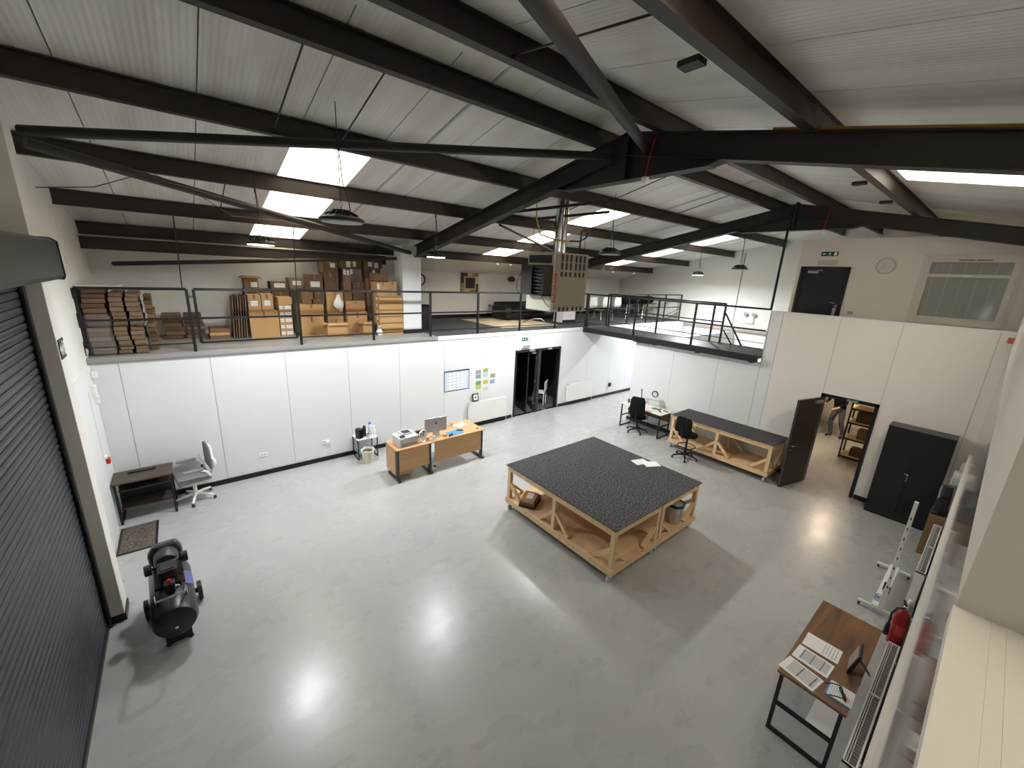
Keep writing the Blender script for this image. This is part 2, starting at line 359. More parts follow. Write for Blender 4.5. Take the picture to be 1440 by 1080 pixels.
# far gable in painted blockwork
wf = S('wall_far'); P(wf, 'wall_body', B().box(XE, XE+.2, -2.6, 13.8, 0, 6.5), BLOCK)
P(wf, 'ledge', B().box(XE-.12, XE, 4.05, 9.6, 2.56, 2.68), mat('ledge_grey', (168,158,152), .6))
for k in range(16):   # horizontal bed joints catch the light as separate courses
    P(wf, 'block_course', B().box(XE-.012, XE, 4.03, 13.3, 2.72+k*.225, 2.72+k*.225+.219), BLOCK)

# ---- near wall: gloss cladding below, cream plaster above the sill
S('wall_near', B().box(5.2, XE, YN-.18, YN, 0, 3.49), GLOSSW)
S('wall_near_upper', B().box(7.147, XE, YN-.5, YN-.001, 3.49, 5.55), CREAM)
sl = S('window_sill_near'); sl['kind'] = 'structure'
P(sl, 'sill_board', B().box(4.8, 7.147, .3135, YN+.003, 3.44, 3.492), CREAM); P(sl, 'sill_board', B().box(4.8, 7.147, .287, .313, 3.44, 3.4917), CREAM); P(sl, 'sill_board', B().box(4.8, 7.147, -.35, .2865, 3.44, 3.492), CREAM)
S('trim_4', B().box(8.6, XP, YN, YN+.022, 0, .12), mat('navy_skirting', (18,22,30), .35))
S('trim_5', B().box(6.4, 16.2, YN, YN+.03, 1.55, 1.6), WMETAL)   # dado trunking
S('wall_outer', B().box(3.6, 23.2, -2.6, -2.4, 0, 5.3).box(3.6, 23.2, 13.6, 13.8, 0, 5.1), BLOCK)

# ---- roof: liner panels and translucent sheets
roof = S('ceiling')
xb = [3.9, 5.0, 6.0, 7.0, 8.0, 9.06, 10.1, 11.2, 12.25, 13.3, 14.27, 15.3, 16.3, 17.35, 18.4, 19.42, 20.35, 21.4, 22.4, 23.3]
def slope_panel(name, x0, x1, ya, yb_, material, g=.006, dz=0.):
    th = .05; za, zb = zroof(ya)+dz, zroof(yb_)+dz
    b = B().add([(x0+g,ya,za),(x1-g,ya,za),(x1-g,yb_,zb),(x0+g,yb_,zb),(x0+g,ya,za+th),(x1-g,ya,za+th),(x1-g,yb_,zb+th),(x0+g,yb_,zb+th)],
                [(0,3,2,1),(4,5,6,7),(0,1,5,4),(1,2,6,5),(2,3,7,6),(3,0,4,7)])
    return P(roof, name, b, material)
for x0, x1 in zip(xb, xb[1:]):
    sky = any(abs(x0-q) < .05 for q in (7.0, 13.3, 19.42))
    if sky:
        slope_panel('roof_panel', x0, x1, RY, 6.42, ROOF); slope_panel('skylight_sheet', x0, x1, 6.42, 12.05, SKY); slope_panel('roof_panel', x0, x1, 12.05, 13.85, ROOF)
        slope_panel('roof_panel', x0+.0, x1+.0, RY, 1.95, ROOF); slope_panel('skylight_sheet', x0, x1, 1.95, -1.6, SKY); slope_panel('roof_panel', x0, x1, -1.6, -2.7, ROOF)
    else:
        slope_panel('roof_panel', x0, x1, RY, 13.85, ROOF); slope_panel('roof_panel', x0, x1, RY, -2.7, ROOF)
b = B(); th = .03                                     # outer roof skin that keeps the joints light-tight
for x0, x1 in zip(xb, xb[1:]):
    if any(abs(x0-q) < .05 for q in (7.0, 13.3, 19.42)):
        segs = ((RY,6.4),(12.07,13.85),(RY,1.97),(-1.62,-2.7))
    else: segs = ((RY,13.85),(RY,-2.7))
    for ya, yb_ in segs:
        za, zb = zroof(ya)+.0505, zroof(yb_)+.0505
        b.add([(x0-.015,ya,za),(x1+.015,ya,za),(x1+.015,yb_,zb),(x0-.015,yb_,zb)], [(0,1,2,3)])
P(roof, 'outer_skin', b, mat('dark_joint', (60,57,53), .8))
P(roof, 'ridge_flashing', B().prism([(RY-.2, zroof(RY-.2)-.01), (RY, RZ-.012), (RY+.2, zroof(RY+.2)-.01), (RY, RZ+.1)], 3.9, 23.2, 'yz'), ROOF)
for x0 in (8.5, 14.8, 21.2):
    slope_panel('drip_strip', x0, x0+.03, RY, 9.8, SEAM, 0, -.012)

# ================================================================ STEELWORK
DP = .215
def purlin(y, name, label, s, x0=XG, x1=XE):
    zt = zroof(y)-.004; zb = zt-DP
    b = B().box(x0, x1, y-.006, y+.006, zb, zt).box(x0, x1, y-.05, y+.05, zb-.004, zb+.01).box(x0, x1, y-.05, y+.05, zt-.012, zt)
    return one(name, b, STEEL2, label, 'beam', 'roof purlins')
purlin(4.62, 'roof_purlin', 'dark brown purlin just left of the roof ridge', 1)
purlin(6.29, 'roof_purlin', 'dark brown purlin along the upper edge of the left skylights', 1)
purlin(8.03, 'roof_purlin', 'dark brown purlin crossing the middle of the left skylights', 1)
purlin(9.87, 'roof_purlin', 'dark brown purlin crossing the left skylights above the railing', 1)
purlin(11.58, 'roof_purlin', 'dark brown purlin lowest on the left slope over the boxes', 1)
purlin(3.68, 'roof_purlin', 'dark brown purlin just right of the roof ridge', -1)
purlin(2.08, 'roof_purlin', 'dark brown purlin beside the right-hand skylight, running up over the camera', -1)
one('eaves_beam', B().box(XG, 10.04, 11.41, 11.425, 4.42, 4.64).box(XG, 10.04, 11.37, 11.47, 4.42, 4.435).box(XG, 10.04, 11.37, 11.47, 4.625, 4.64), STEEL2, 'dark eaves beam running to the boxed column over the cartons', 'beam')

def frame(x, label):
    t = T('portal_frame', label, 'roof frame', (x, 0, 0), 0, 'portal frames')
    zt = lambda y: zroof(y)-.222; D = .28
    for nm, ye in (('rafter', 10.82), ('rafter', -2.3)):
        s = 1 if ye > RY else -1; b = B()
        b.prism([(RY, zt(RY)), (ye, zt(ye)), (ye, zt(ye)-D), (RY, zt(RY)-D)], -.008, .008, 'yz')
        for o_ in (0, -D+.014):
            b.prism([(RY, zt(RY)+o_), (ye, zt(ye)+o_), (ye, zt(ye)+o_-.014), (RY, zt(RY)+o_-.014)], -.085, .085, 'yz')
        b.prism([(ye, zt(ye)), (ye+s*.012, zt(ye)), (ye+s*.012, zt(ye)-D), (ye, zt(ye)-D)], -.085, .085, 'yz')
        P(t, nm, b, STEEL)
    b = B().prism([(2.88, zt(2.88)-D), (RY, zt(RY)-D), (5.4, zt(5.4)-D), (5.2, 5.6), (3.05, 5.6)], -.008, .008, 'yz').box(-.085, .085, 3.0, 5.25, 5.59, 5.604)
    b.prism([(2.85, zt(2.88)-D), (2.9, zt(2.88)-D), (3.08, 5.6), (3.0, 5.6)], -.085, .085, 'yz').prism([(5.42, zt(5.4)-D), (5.37, zt(5.4)-D), (5.17, 5.6), (5.25, 5.6)], -.085, .085, 'yz')
    P(t, 'apex_haunch', b, STEEL)
    P(t, 'apex_plate', B().box(-.09, .09, RY-.014, RY+.014, 5.59, 6.2), STEEL)
    for q in (-.22, .22):
        for z in (5.66, 5.8, 5.95): P(t, 'bolt', B().lathe([(.014,-.03),(.014,.03)], (-.0, RY+q*.2, z), 6, 'y'), STEEL)
    return t
frame(10.457, 'nearer dark steel portal frame spanning the roof in front of the heater')
frame(16.816, 'farther dark steel portal frame meeting the upper office wall')
for x0, x1, y0, lab in ((10.05, 10.56, 10.4, 'col1'), (16.45, 17.1, 10.85, 'col2')):
    S('trim_6' if lab == 'col1' else 'trim_7', B().box(x0, x1, y0, y0+.5, ZD, 4.9), WALL, bev=.004)
    S('baseboard_post', B().box(x0-.015, x1+.015, y0-.015, y0, ZD, ZD+.1), BLKSK)
def brace(pts, label, r=.045, ends=True):
    b = B().tube(pts, r, 12)
    return one('roof_brace_tube', b, STEEL, label, 'brace', 'roof bracing tubes', smooth=True)
brace([(4.6, 6.9, 5.44), (10.4, 4.42, 5.93)], 'dark brace tube running level from the shutter column to the frame apex', .05)
brace([(4.62, 6.9, 5.34), (10.38, 10.5, 4.72)], 'dark brace tube sloping down from the shutter column to the mezzanine column', .05)
brace([(10.4, 3.86, 5.93), (7.02, 2.14, 5.51), (4.35, .79, 5.17)], 'thick dark brace tube from the frame apex out over the camera', .055)
brace([(4.733, 10.75, 4.176), (4.76, 10.75, 4.18), (10.3, 10.75, 4.6)], 'black round-ended tube hanging free above the cartons', [.02,.04,.04])
brace([(10.5, 7.0, 5.22), (16.7, 10.4, 4.75)], 'thin dark brace rod behind the heater flue', .022)
for i, (x, ya, yb_) in enumerate([(6.7, 4.62, 6.29), (7.42, 4.62, 6.29), (6.35, 8.03, 9.87), (12.6, 4.62, 6.29), (12.3, 6.29, 8.03), (14.9, 4.62, 6.29), (18.9, 4.62, 6.29), (8.1, 2.08, 3.68)]):
    spots_ = ['upper left over the shutter', 'over the near pendant lamp', 'above the flat cardboard', 'left of the heater flue', 'behind the heater flue', 'over the catwalk near the ridge', 'beyond the far frame', 'at the top right of the ridge']
    one('sag_rod', B().tube([(x, ya, zroof(ya)-.1), (x-.02, yb_, zroof(yb_)-.17)], .009, 6), STEEL, 'thin steel rod between two purlins, ' + spots_[i], 'rod', 'sag rods')
for x, y, zt, lab in ((5.69, 9.71, 5.08, 'thin black rod hanging from the roof to the leftmost railing post'), (7.5, 9.71, 5.06, 'thin black rod hanging from the roof to the railing post before the cartons'), (11.55, 12.9, 4.85, 'thin rod leaning on the mezzanine wall by the clock')):
    one('hanger_rod', B().tube([(x, y, zt), (x-.04 if y < 12 else x-.35, y+(0 if y < 12 else .4), 3.80 if y < 12 else 2.72)], .009 if y < 12 else .012, 6), BLACK, lab, 'rod')
one('corner_pole', B().box(16.40, 16.44, 4.09, 4.13, 3.79, 6.0), BLACK, 'tall thin black post rising from the parapet corner to the far frame', 'post')
# small purlin cleats seen as dark stubs
for x, y, lab in ((8.6, 2.25, 'small dark steel cleat beside the purlin over the camera'), (13.45, 2.25, 'small dark cleat beside the skylit purlin'), (15.3, 2.25, 'small dark cleat near the far frame')):
    one('cleat', B().box(x, x+.12, y, y+.16, zroof(y)-.2, zroof(y)-.16), STEEL, lab, 'bracket', 'purlin cleats')
# beam-detector heads on red flex
for x, y, lab in ((10.3, 3.75, 'small white smoke detector hung on red cable from the near frame'), (16.65, 3.5, 'small white smoke detector hung on red cable from the far frame')):
    t = T('smoke_detector', lab, 'detector', (x, y, 5.52), 0, 'smoke detectors')
    P(t, 'detector_head', B().lathe([(.02,.05),(.045,.04),(.05,.0),(.035,-.03)], (0,0,0), 14), WPLAST, smooth=True); P(t, 'cable', B().tube([(0,0,.05),(.02,.0,.2),(.08,-.02,.5)], .006, 6), RED)

# ---- pendant high-bay lamps
def lamp(x, y, z, ztop, label, lit, r=.195, dx=.0, power=None, colour=None):
    t = T('pendant_lamp', label, 'lamp', (x, y, z), 0, 'high-bay pendant lamps')
    h = B().lathe([(.05,.115),(.1,.11),(.105,.07),(.14,.06),(r*.9,.03),(r,.015),(r,-.012),(r*.93,-.018)], n=28)
    hs = P(t, 'housing', h, mat('lamp_housing', (40,40,42), .5), smooth=True)
    for k in range(14):
        a = 2*PI*k/14; P(hs, 'cooling_fin', B().obox((.115*math.cos(a), .115*math.sin(a), .062), (.11, .006, .06), (0, .45, a)), MATS['lamp_housing'])
    if lit: dm = mat('lit_diffuser', (255,255,255), .5, emit=9.)
    else: dm = mat('unlit_diffuser', (176,178,178), .5)
    P(t, 'diffuser', B().lathe([(r*.92,-.016),(r*.9,-.026),(.02,-.03)], n=28), dm, smooth=True)
    P(t, 'hook', B().tube([(0,0,.115),(.0,0,.15),(.025,0,.175),(0,0,.2),(-.025,0,.175)], .006, 6), CHROME)
    P(t, 'cord', B().tube([(0,0,.2),(dx*.3,0,(ztop-z)*.6),(dx,0,ztop-z)], .005, 6), BLACK)
    P(t, 'cord_gripper', B().lathe([(.012,0),(.014,.05),(.01,.09)], (dx*.45,0,(ztop-z)*.7), 8), DPLAST)
    P(t, 'power_lead', B().tube([(.1,0,.1),(.09,0,.2),(.03,0,.4),(dx*.5,0,(ztop-z)*.8)], .006, 6), BLACK)
    if lit:
        ld = bpy.data.lights.new('lamp_light', 'AREA'); ld.shape = 'DISK'; ld.size = r*1.8; ld.energy = power or LAMP_POWER*lit; ld.color = colour or LAMP_COL; ld.spread = math.radians(172)
        lo = link('lamp_light', ld, t); lo.location = (0, 0, -.045)
    return t
lamp(6.67, 7.96, 4.6, 5.6, 'lit round high-bay pendant lamp hanging left, under the first skylight', 1.0)
lamp(9.67, 7.96, 4.6, 5.6, 'lit round high-bay pendant lamp in front of the boxed mezzanine column', 1.0)
lamp(20.2, 7.96, 4.63, 5.6, 'lit round high-bay pendant lamp farthest off by the block wall', 2.7)
lamp(13.3, 7.96, 4.6, 5.6, 'lit round high-bay pendant lamp hidden behind the heater', 1.9)
lamp(7.14, 5.5, 4.82, 6.0, 'large unlit high-bay pendant lamp nearest the camera on a long wire', 0, .24)
lamp(12.46, 5.88, 4.82, 5.95, 'unlit dark high-bay pendant lamp right of the heater', 0, .22)
lamp(18.67, 5.93, 4.8, 5.95, 'unlit dark high-bay pendant lamp above the stair by the block wall', 0, .22)

# added fill light, unseen on the near wall, brightening the hall's right side
t = T('added_fill_flood', 'added fill floodlight high on the near wall, out of view', 'lamp', (12.5, YN, 4.9))
P(t, 'bracket', B().box(-.02,.02,0,.06,-.03,.03), GPLAST); P(t, 'housing', B().obox((0,.1,0),(.3,.06,.2),(.55,0,0)), GPLAST, bev=.01); P(t, 'lens', B().obox((0,.132,-.02),(.26,.006,.16),(.55,0,0)), mat('fill_flood_lens', (255,238,214), .4, emit=6))
ld = bpy.data.lights.new('fill_flood_light', 'AREA'); ld.shape = 'RECTANGLE'; ld.size = .26; ld.size_y = .16; ld.energy = 82; ld.color = (1, .9, .78)
lo = link('fill_flood_light', ld, t); lo.location = (0, .145, -.03); lo.rotation_euler = Vector((.12, .85, -.5)).to_track_quat('-Z', 'Y').to_euler()

# ================================================================ ROLLER SHUTTER
t = T('roller_shutter', 'charcoal roller shutter door filling the left wall', 'shutter', (4.36, 0, 0))
prof = [(0,0),(.018,.008),(.026,.03),(.026,.052),(.016,.07),(0,.0745),(-.006,.06),(-.006,.012)]
me = B().prism(prof, 1.25, 6.44, 'xz').mesh('slat', SHUT)
for k in range(54):
    o = link('slat', me, t); o.location = (0.03, 0, .06+k*.0735)
P(t, 'bottom_bar', B().box(.01, .07, 1.25, 6.44, 0, .055), DPLAST)
P(t, 'guide_rail', B().box(.0, .015, 6.40, 6.468, 0, 4.06).box(.075, .09, 6.40, 6.468, 0, 4.06).box(0, .09, 6.455, 6.468, 0, 4.06), SHUT)
hood = B().prism([(-.02,4.08),(.36,4.075),(.375,4.11),(.37,4.42),(.33,4.45),(-.02,4.46)], 1.2, 6.46, 'xz')
P(t, 'hood', hood, SHUTBOX)
P(t, 'hood_end_plate', B().prism([(-.02,4.07),(.37,4.065),(.385,4.105),(.38,4.425),(.335,4.46),(-.02,4.47)], 6.455, 6.466, 'xz'), SHUT)

# ================================================================ RAILINGS AND CATWALK
RT, RM, RL = 3.81, 3.30, 2.86
def rail_run(t, p, q, zs=(RT, RM, RL), w=(.045, .035, .018)):
    for z, ww in zip(zs, w):
        nm = {RT:'top_rail', RM:'middle_rail', RL:'lower_rail'}.get(z, 'rail')
        P(t, nm, B().bar((*p, z), (*q, z), ww, ww), BLACK)
def post(t, x, y, z0=ZD, z1=RT, w=.045): P(t, 'post', B().box(x-w/2, x+w/2, y-w/2, y+w/2, z0, z1), BLACK)
YR = 9.69
t = T('guard_railing', 'leftmost black railing section in front of the flat cardboard stacks', 'railing'); [post(t, x, YR, z0, z1) for x, z0, z1 in ((4.33, RL, RT), (5.70, ZD, RT))]; rail_run(t, (4.33, YR), (5.70, YR)); P(t, 'stay', B().bar((4.30, YR, 3.80), (4.30, YR, 2.74), .02, .02), BLACK)
t = T('railing_gate', 'black railing gate frame between the leftmost section and the cartons', 'railing'); [post(t, x, YR, RL, RT) for x in (5.80, 7.39)]; rail_run(t, (5.80, YR), (7.39, YR), w=(.045,.035,.03)); P(t, 'latch', B().box(5.72, 5.80, YR-.02, YR+.02, 3.66, 3.70), CHROME)
P(t, 'hinge_block', B().box(7.39, 7.435, YR-.015, YR+.015, 2.90, 2.95), BLACK); P(t, 'hinge_block', B().box(7.39, 7.435, YR-.015, YR+.015, 3.7, 3.75), BLACK)
t = T('guard_railing', 'long black mezzanine railing from the cartons to the catwalk corner', 'railing'); [post(t, x, YR) for x in (7.46, 8.99, 10.45, 11.89, 13.40, 14.89, 16.36)]; rail_run(t, (7.46, YR), (16.36, YR))
t = T('guard_railing', 'far black mezzanine railing beyond the catwalk', 'railing'); [post(t, x, YR) for x in (17.5, 18.73, 19.98, 21.25, 22.5)]; rail_run(t, (17.5, YR), (22.5, YR)); P(t, 'diagonal_stay', B().bar((22.45, YR, 3.25), (21.35, YR, 2.95), .02, .02), BLACK)
t = T('catwalk', 'dark steel catwalk deck bridging along the right partition', 'catwalk')
P(t, 'deck', B().box(16.22, 17.5, 4.10, 9.62, ZD-.06, ZD), mat('dark_deck', (44,44,46), .5, var=.2, vscale=5))
P(t, 'edge_channel', B().box(16.18, 16.22, 4.10, 9.62, ZD-.15, ZD+.01), BLACK); P(t, 'edge_channel', B().box(17.5, 17.54, 4.10, 9.62, ZD-.15, ZD+.01), BLACK)
for y in (4.25, 5.6, 6.9, 7.4): P(t, 'support_block', B().box(16.2, 16.46, y-.05, y+.05, 2.52, ZD-.06), BLACK)
P(t, 'support_plate', B().box(16.2, 16.5, 7.0, 7.6, 2.525, 2.56), BLACK)
P(t, 'corner_upstand', B().box(16.62, 16.68, 4.10, 4.16, ZD, ZD+.17), BLACK)
t = T('guard_railing', 'black catwalk railing on the near side above the right partition', 'railing'); [post(t, 16.28, y) for y in (9.55, 7.69, 5.84)]; rail_run(t, (16.28, 9.6), (16.40, 4.12)); P(t, 'wire', B().bar((16.28, 9.6, 3.0), (16.40, 4.12, 3.0), .012, .012), BLACK)
t = T('guard_railing', 'black catwalk railing on the far side with diagonal stays', 'railing'); [post(t, 17.46, y) for y in (9.55, 7.66, 5.9, 5.60)]; rail_run(t, (17.46, 9.6), (17.46, 5.60))
P(t, 'diagonal_stay', B().bar((17.46, 5.57, 3.55), (17.46, 5.0, 2.71), .035, .035), BLACK); P(t, 'diagonal_stay', B().bar((17.46, 5.55, 3.08), (17.46, 5.27, 2.71), .03, .03), BLACK)

# ================================================================ DOORS AND WINDOW
def exit_sign(t, w_, h_, arrow=-1, plane='y'):
    """dark plate with arrow, running figure and door pictograms; faces -y or -x"""
    G = mat('sign_green', (26,70,52), .5); Wt = mat('sign_white', (225,228,225), .5)
    def bx(a0,a1,z0,z1,d0,d1): return B().box(a0,a1,d0,d1,z0,z1) if plane == 'y' else B().box(d0,d1,-a1,-a0,z0,z1)
    def pr(poly): return B().prism(poly, -.0105, -.008, 'xz') if plane == 'y' else B().prism([(-a,b) for a,b in poly], -.0105, -.008, 'yz')
    P(t, 'plate', bx(-w_/2, w_/2, -h_/2, h_/2, -.008, 0), G)
    u = h_; ax = -w_*.33*-arrow if arrow > 0 else -w_*.33
    d = 1 if arrow > 0 else -1
    P(t, 'arrow', pr([(ax+d*.3*u,0),(ax,.3*u),(ax,.1*u),(ax-d*.3*u,.1*u),(ax-d*.3*u,-.1*u),(ax,-.1*u),(ax,-.3*u)]), Wt)
    P(t, 'running_figure', pr([(-.05*u,.2*u),(.12*u,.2*u),(.28*u,.02*u),(.22*u,-.03*u),(.1*u,.08*u),(.06*u,-.08*u),(.2*u,-.2*u),(.16*u,-.36*u),(.09*u,-.34*u),(.1*u,-.22*u),(-.04*u,-.14*u),(-.2*u,-.34*u),(-.26*u,-.28*u),(-.1*u,-.08*u),(-.02*u,.1*u),(-.14*u,.02*u),(-.2*u,.06*u)]), Wt)
    P(t, 'figure_head', pr([(.06*u+.09*u*math.cos(k*PI/4), .31*u+.09*u*math.sin(k*PI/4)) for k in range(8)]), Wt)
    P(t, 'door_symbol', pr([(w_*.26,-.36*u),(w_*.43,-.36*u),(w_*.43,.36*u),(w_*.26,.36*u)]), Wt)

# back double doorway: dark frame, mullion, left leaf swung inwards
d = S('door_1'); xa, xm, xz = 13.25, 14.24, 15.19
P(d, 'frame', B().box(xa, xa+.06, YB-.02, YB+.12, 0, 2.12).box(xz-.06, xz, YB-.02, YB+.12, 0, 2.12).box(xa, xz, YB-.02, YB+.12, 2.05, 2.12), DOORB)
P(d, 'mullion', B().box(xm-.05, xm+.05, YB-.03, YB+.12, 0, 2.05), mat('dark_grey_frame', (52,53,56), .4))
lf = P(d, 'door_leaf', B().obox((13.98, YB+.47, 1.02), (.045, .86, 2.02), (0,0,-.3)), DOORB)
for z in (.3, 1.05, 1.8): P(lf, 'hinge', B().tube([(14.17, YB+.06, z-.05), (14.17, YB+.06, z+.05)], .012, 8), CHROME)
P(lf, 'door_closer', B().box(13.95, 14.12, YB+.02, YB+.08, 1.96, 2.02), GPLAST)
P(d, 'door_closer', B().box(xa+.55, xa+.75, YB-.05, YB-.01, 2.06, 2.11), GPLAST); P(d, 'door_closer', B().box(xm+.35, xm+.5, YB-.05, YB-.01, 2.06, 2.11), GPLAST)
P(d, 'threshold', B().box(xa, xz, YB-.01, YB+.1, 0, .008), CHROME)
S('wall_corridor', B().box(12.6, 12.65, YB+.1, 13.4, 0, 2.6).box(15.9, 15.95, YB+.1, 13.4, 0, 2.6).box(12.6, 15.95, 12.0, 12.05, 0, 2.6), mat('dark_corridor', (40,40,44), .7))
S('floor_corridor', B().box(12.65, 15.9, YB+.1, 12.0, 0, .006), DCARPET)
t = T('exit_sign', 'small exit sign with arrow and running figure above the dark double doorway', 'sign', (13.62, YB-.004, 2.45)); exit_sign(t, .3, .1, -1)
t = T('emergency_light', 'white emergency light box over the double doorway', 'light', (13.63, YB, 2.24)); P(t, 'case', B().box(-.16,.16,-.06,0,-.05,.05), WPLAST, bev=.008); P(t, 'lens', B().box(-.145,.145,-.066,-.06,-.035,.035), GPLAST)

# right door, opened into the hall
d = S('door_2')
P(d, 'frame', B().box(XP-.02, XP+.14, 1.765, 1.83, 0, 2.12).box(XP-.02, XP+.14, 2.68, 2.745, 0, 2.12).box(XP-.02, XP+.14, 1.765, 2.745, 2.05, 2.12), DOORB)
hy, hx = 2.70, XP-.03; ang = math.atan2(2.90-hy, 15.55-hx)
lf = link('door_leaf', B().box(0, .86, -.022, .022, .01, 2.04).mesh('door_leaf', mat('dark_brown_door', (40,36,33), .35)), d); lf.location = (hx, hy, 0); lf.rotation_euler = (0,0,ang)
P(lf, 'edge_lipping', B().box(-.004, .0, -.022, .022, .01, 2.04), mat('pale_lipping', (196,184,168), .5))
P(lf, 'lever_handle', B().tube([(.79,.022,1.0),(.79,.075,1.0),(.68,.08,1.0)], .011, 8).lathe([(.025,0),(.025,.008)], (.79,.022,1.0), 14, 'y'), CHROME, smooth=True)
P(lf, 'lock_escutcheon', B().lathe([(.022,0),(.022,.008)], (.79,.022,.9), 14, 'y'), CHROME)
P(lf, 'door_closer', B().box(.05,.3,.022,.07,1.93,1.99).bar((.3,.05,2.0),(.02,.12,2.01),.02,.012), ALU)
P(d, 'closer_keep', B().box(XP-.06, XP-.02, 2.1, 2.28, 2.06, 2.1), ALU)
# upper office door
d = S('door_3', B().box(XU-.03, XU+.06, 2.995, 3.05, ZD, 4.83).box(XU-.03, XU+.06, 3.89, 3.945, ZD, 4.83).box(XU-.03, XU+.06, 2.995, 3.945, 4.775, 4.83), DOORB)
lf = P(d, 'door_leaf', B().box(XU, XU+.045, 3.05, 3.89, ZD+.01, 4.775), DOORB)
P(lf, 'kick_strip', B().box(XU-.004, XU, 3.09, 3.15, 3.72, 3.92), ALU); P(lf, 'lever_handle', B().tube([(XU,3.12,4.03),(XU-.06,3.12,4.03),(XU-.06,3.24,4.04)], .011, 8), CHROME)
P(lf, 'lock_knob', B().lathe([(.028,-.03),(.028,0)], (XU,3.10,3.97), 12, 'x'), CHROME); P(lf, 'door_closer', B().box(XU-.06, XU, 3.58, 3.78, 4.68, 4.74).bar((XU-.05,3.5,4.75),(XU-.05,3.75,4.72),.02,.02), ALU)
t = T('exit_sign', 'small exit sign with arrow above the upper office door', 'sign', (XU-.002, 3.45, 5.11)); exit_sign(t, .32, .1, -1, 'x')
t = T('emergency_light', 'clear bulkhead emergency light over the upper office door', 'light', (XU, 3.45, 4.92)); P(t, 'case', B().box(-.05,0,-.18,.18,-.05,.05), mat('pale_lens', (190,186,172), .25), bev=.008); P(t, 'base_plate', B().box(-.012,.0,-.19,.19,-.06,.06), WPLAST)
# upper office window
d = S('window_1'); UP = mat('upvc_frame', (204,198,188), .4)
P(d, 'frame', B().box(XU-.05, XU+.05, .60, .68, 3.80, 5.03).box(XU-.05, XU+.05, 1.74, 1.82, 3.80, 5.03).box(XU-.05, XU+.05, .68, 1.74, 3.80, 3.90).box(XU-.05, XU+.05, .68, 1.74, 4.94, 5.03).box(XU-.06, XU+.05, .68, 1.74, 4.66, 4.72), UP)
P(d, 'surround', B().box(XU-.02, XU, .52, .60, 3.75, 5.09).box(XU-.02, XU, 1.82, 1.88, 3.75, 5.09).box(XU-.02, XU, .60, 1.82, 5.03, 5.09), UP); P(d, 'window_sill', B().box(XU-.1, XU, .55, 1.86, 3.76, 3.80), UP)
P(d, 'trickle_vent', B().box(XU-.06, XU-.05, .95, 1.15, 4.97, 4.985).box(XU-.06, XU-.05, 1.17, 1.38, 4.97, 4.985), BLACK)
P(d, 'pane', B().box(XU+.0, XU+.012, .68, 1.74, 4.72, 4.94), GLASS); P(d, 'pane', B().box(XU, XU+.012, .68, 1.74, 3.90, 4.66), GLASS)
P(d, 'handle', B().box(XU-.08, XU-.05, 1.15, 1.27, 4.68, 4.7), WPLAST)
for k in range(5): P(d, 'blind_slat', B().box(XU-.004, XU, .86+k*.2, .868+k*.2, 3.9, 4.94), BLIND)
t = T('wall_clock', 'round pale wall clock right of the upper office door', 'clock', (XU, 2.42, 4.86))
P(t, 'rim', B().lathe([(.16,0),(.16,-.035),(.145,-.04),(.14,-.02)], n=32, axis='x'), mat('pale_rim', (184,178,168), .4), smooth=True); P(t, 'dial', B().lathe([(.142,-.02),(.001,-.021)], n=32, axis='x', cap=False), mat('pale_dial', (206,202,194), .5))
for a, l in ((.6,.08),(2.2,.11)): P(t, 'hand', B().bar((-.026,0,0),(-.026,l*math.sin(a),l*math.cos(a)),.008,.004,(1,0,0)), mat('hand_grey', (170,164,156), .5))
one('light_switch', B().box(XU-.012, XU, 2.76, 2.86, 3.81, 3.87), GPLAST, 'small grey switch plate beside the upper office door', 'switch')
t = T('emergency_light', 'twin-spot emergency light on the far block wall', 'light', (XE, 7.0, 3.0))
P(t, 'case', B().box(-.09,0,-.16,.16,-.1,.12), WPLAST, bev=.01)
for s in (-1,1): P(t, 'spot_head', B().lathe([(.02,.05),(.07,0),(.075,-.03)], (-.1,.15*s,.25), 14, 'x'), GPLAST, smooth=True); P(t, 'stem', B().tube([(-.05,.15*s,.1),(-.05,.15*s,.25)], .01, 6), GPLAST)
P(t, 'cable', B().tube([(-.04,-.05,-.1),(-.02,-.06,-.35)], .008, 6), WPLAST)
one('conduit', B().tube([(XE-.02, 7.6, 5.55), (XE-.02, 7.62, 2.7)], .02, 8), GPLAST, 'thin pipe running down the far block wall', 'pipe')

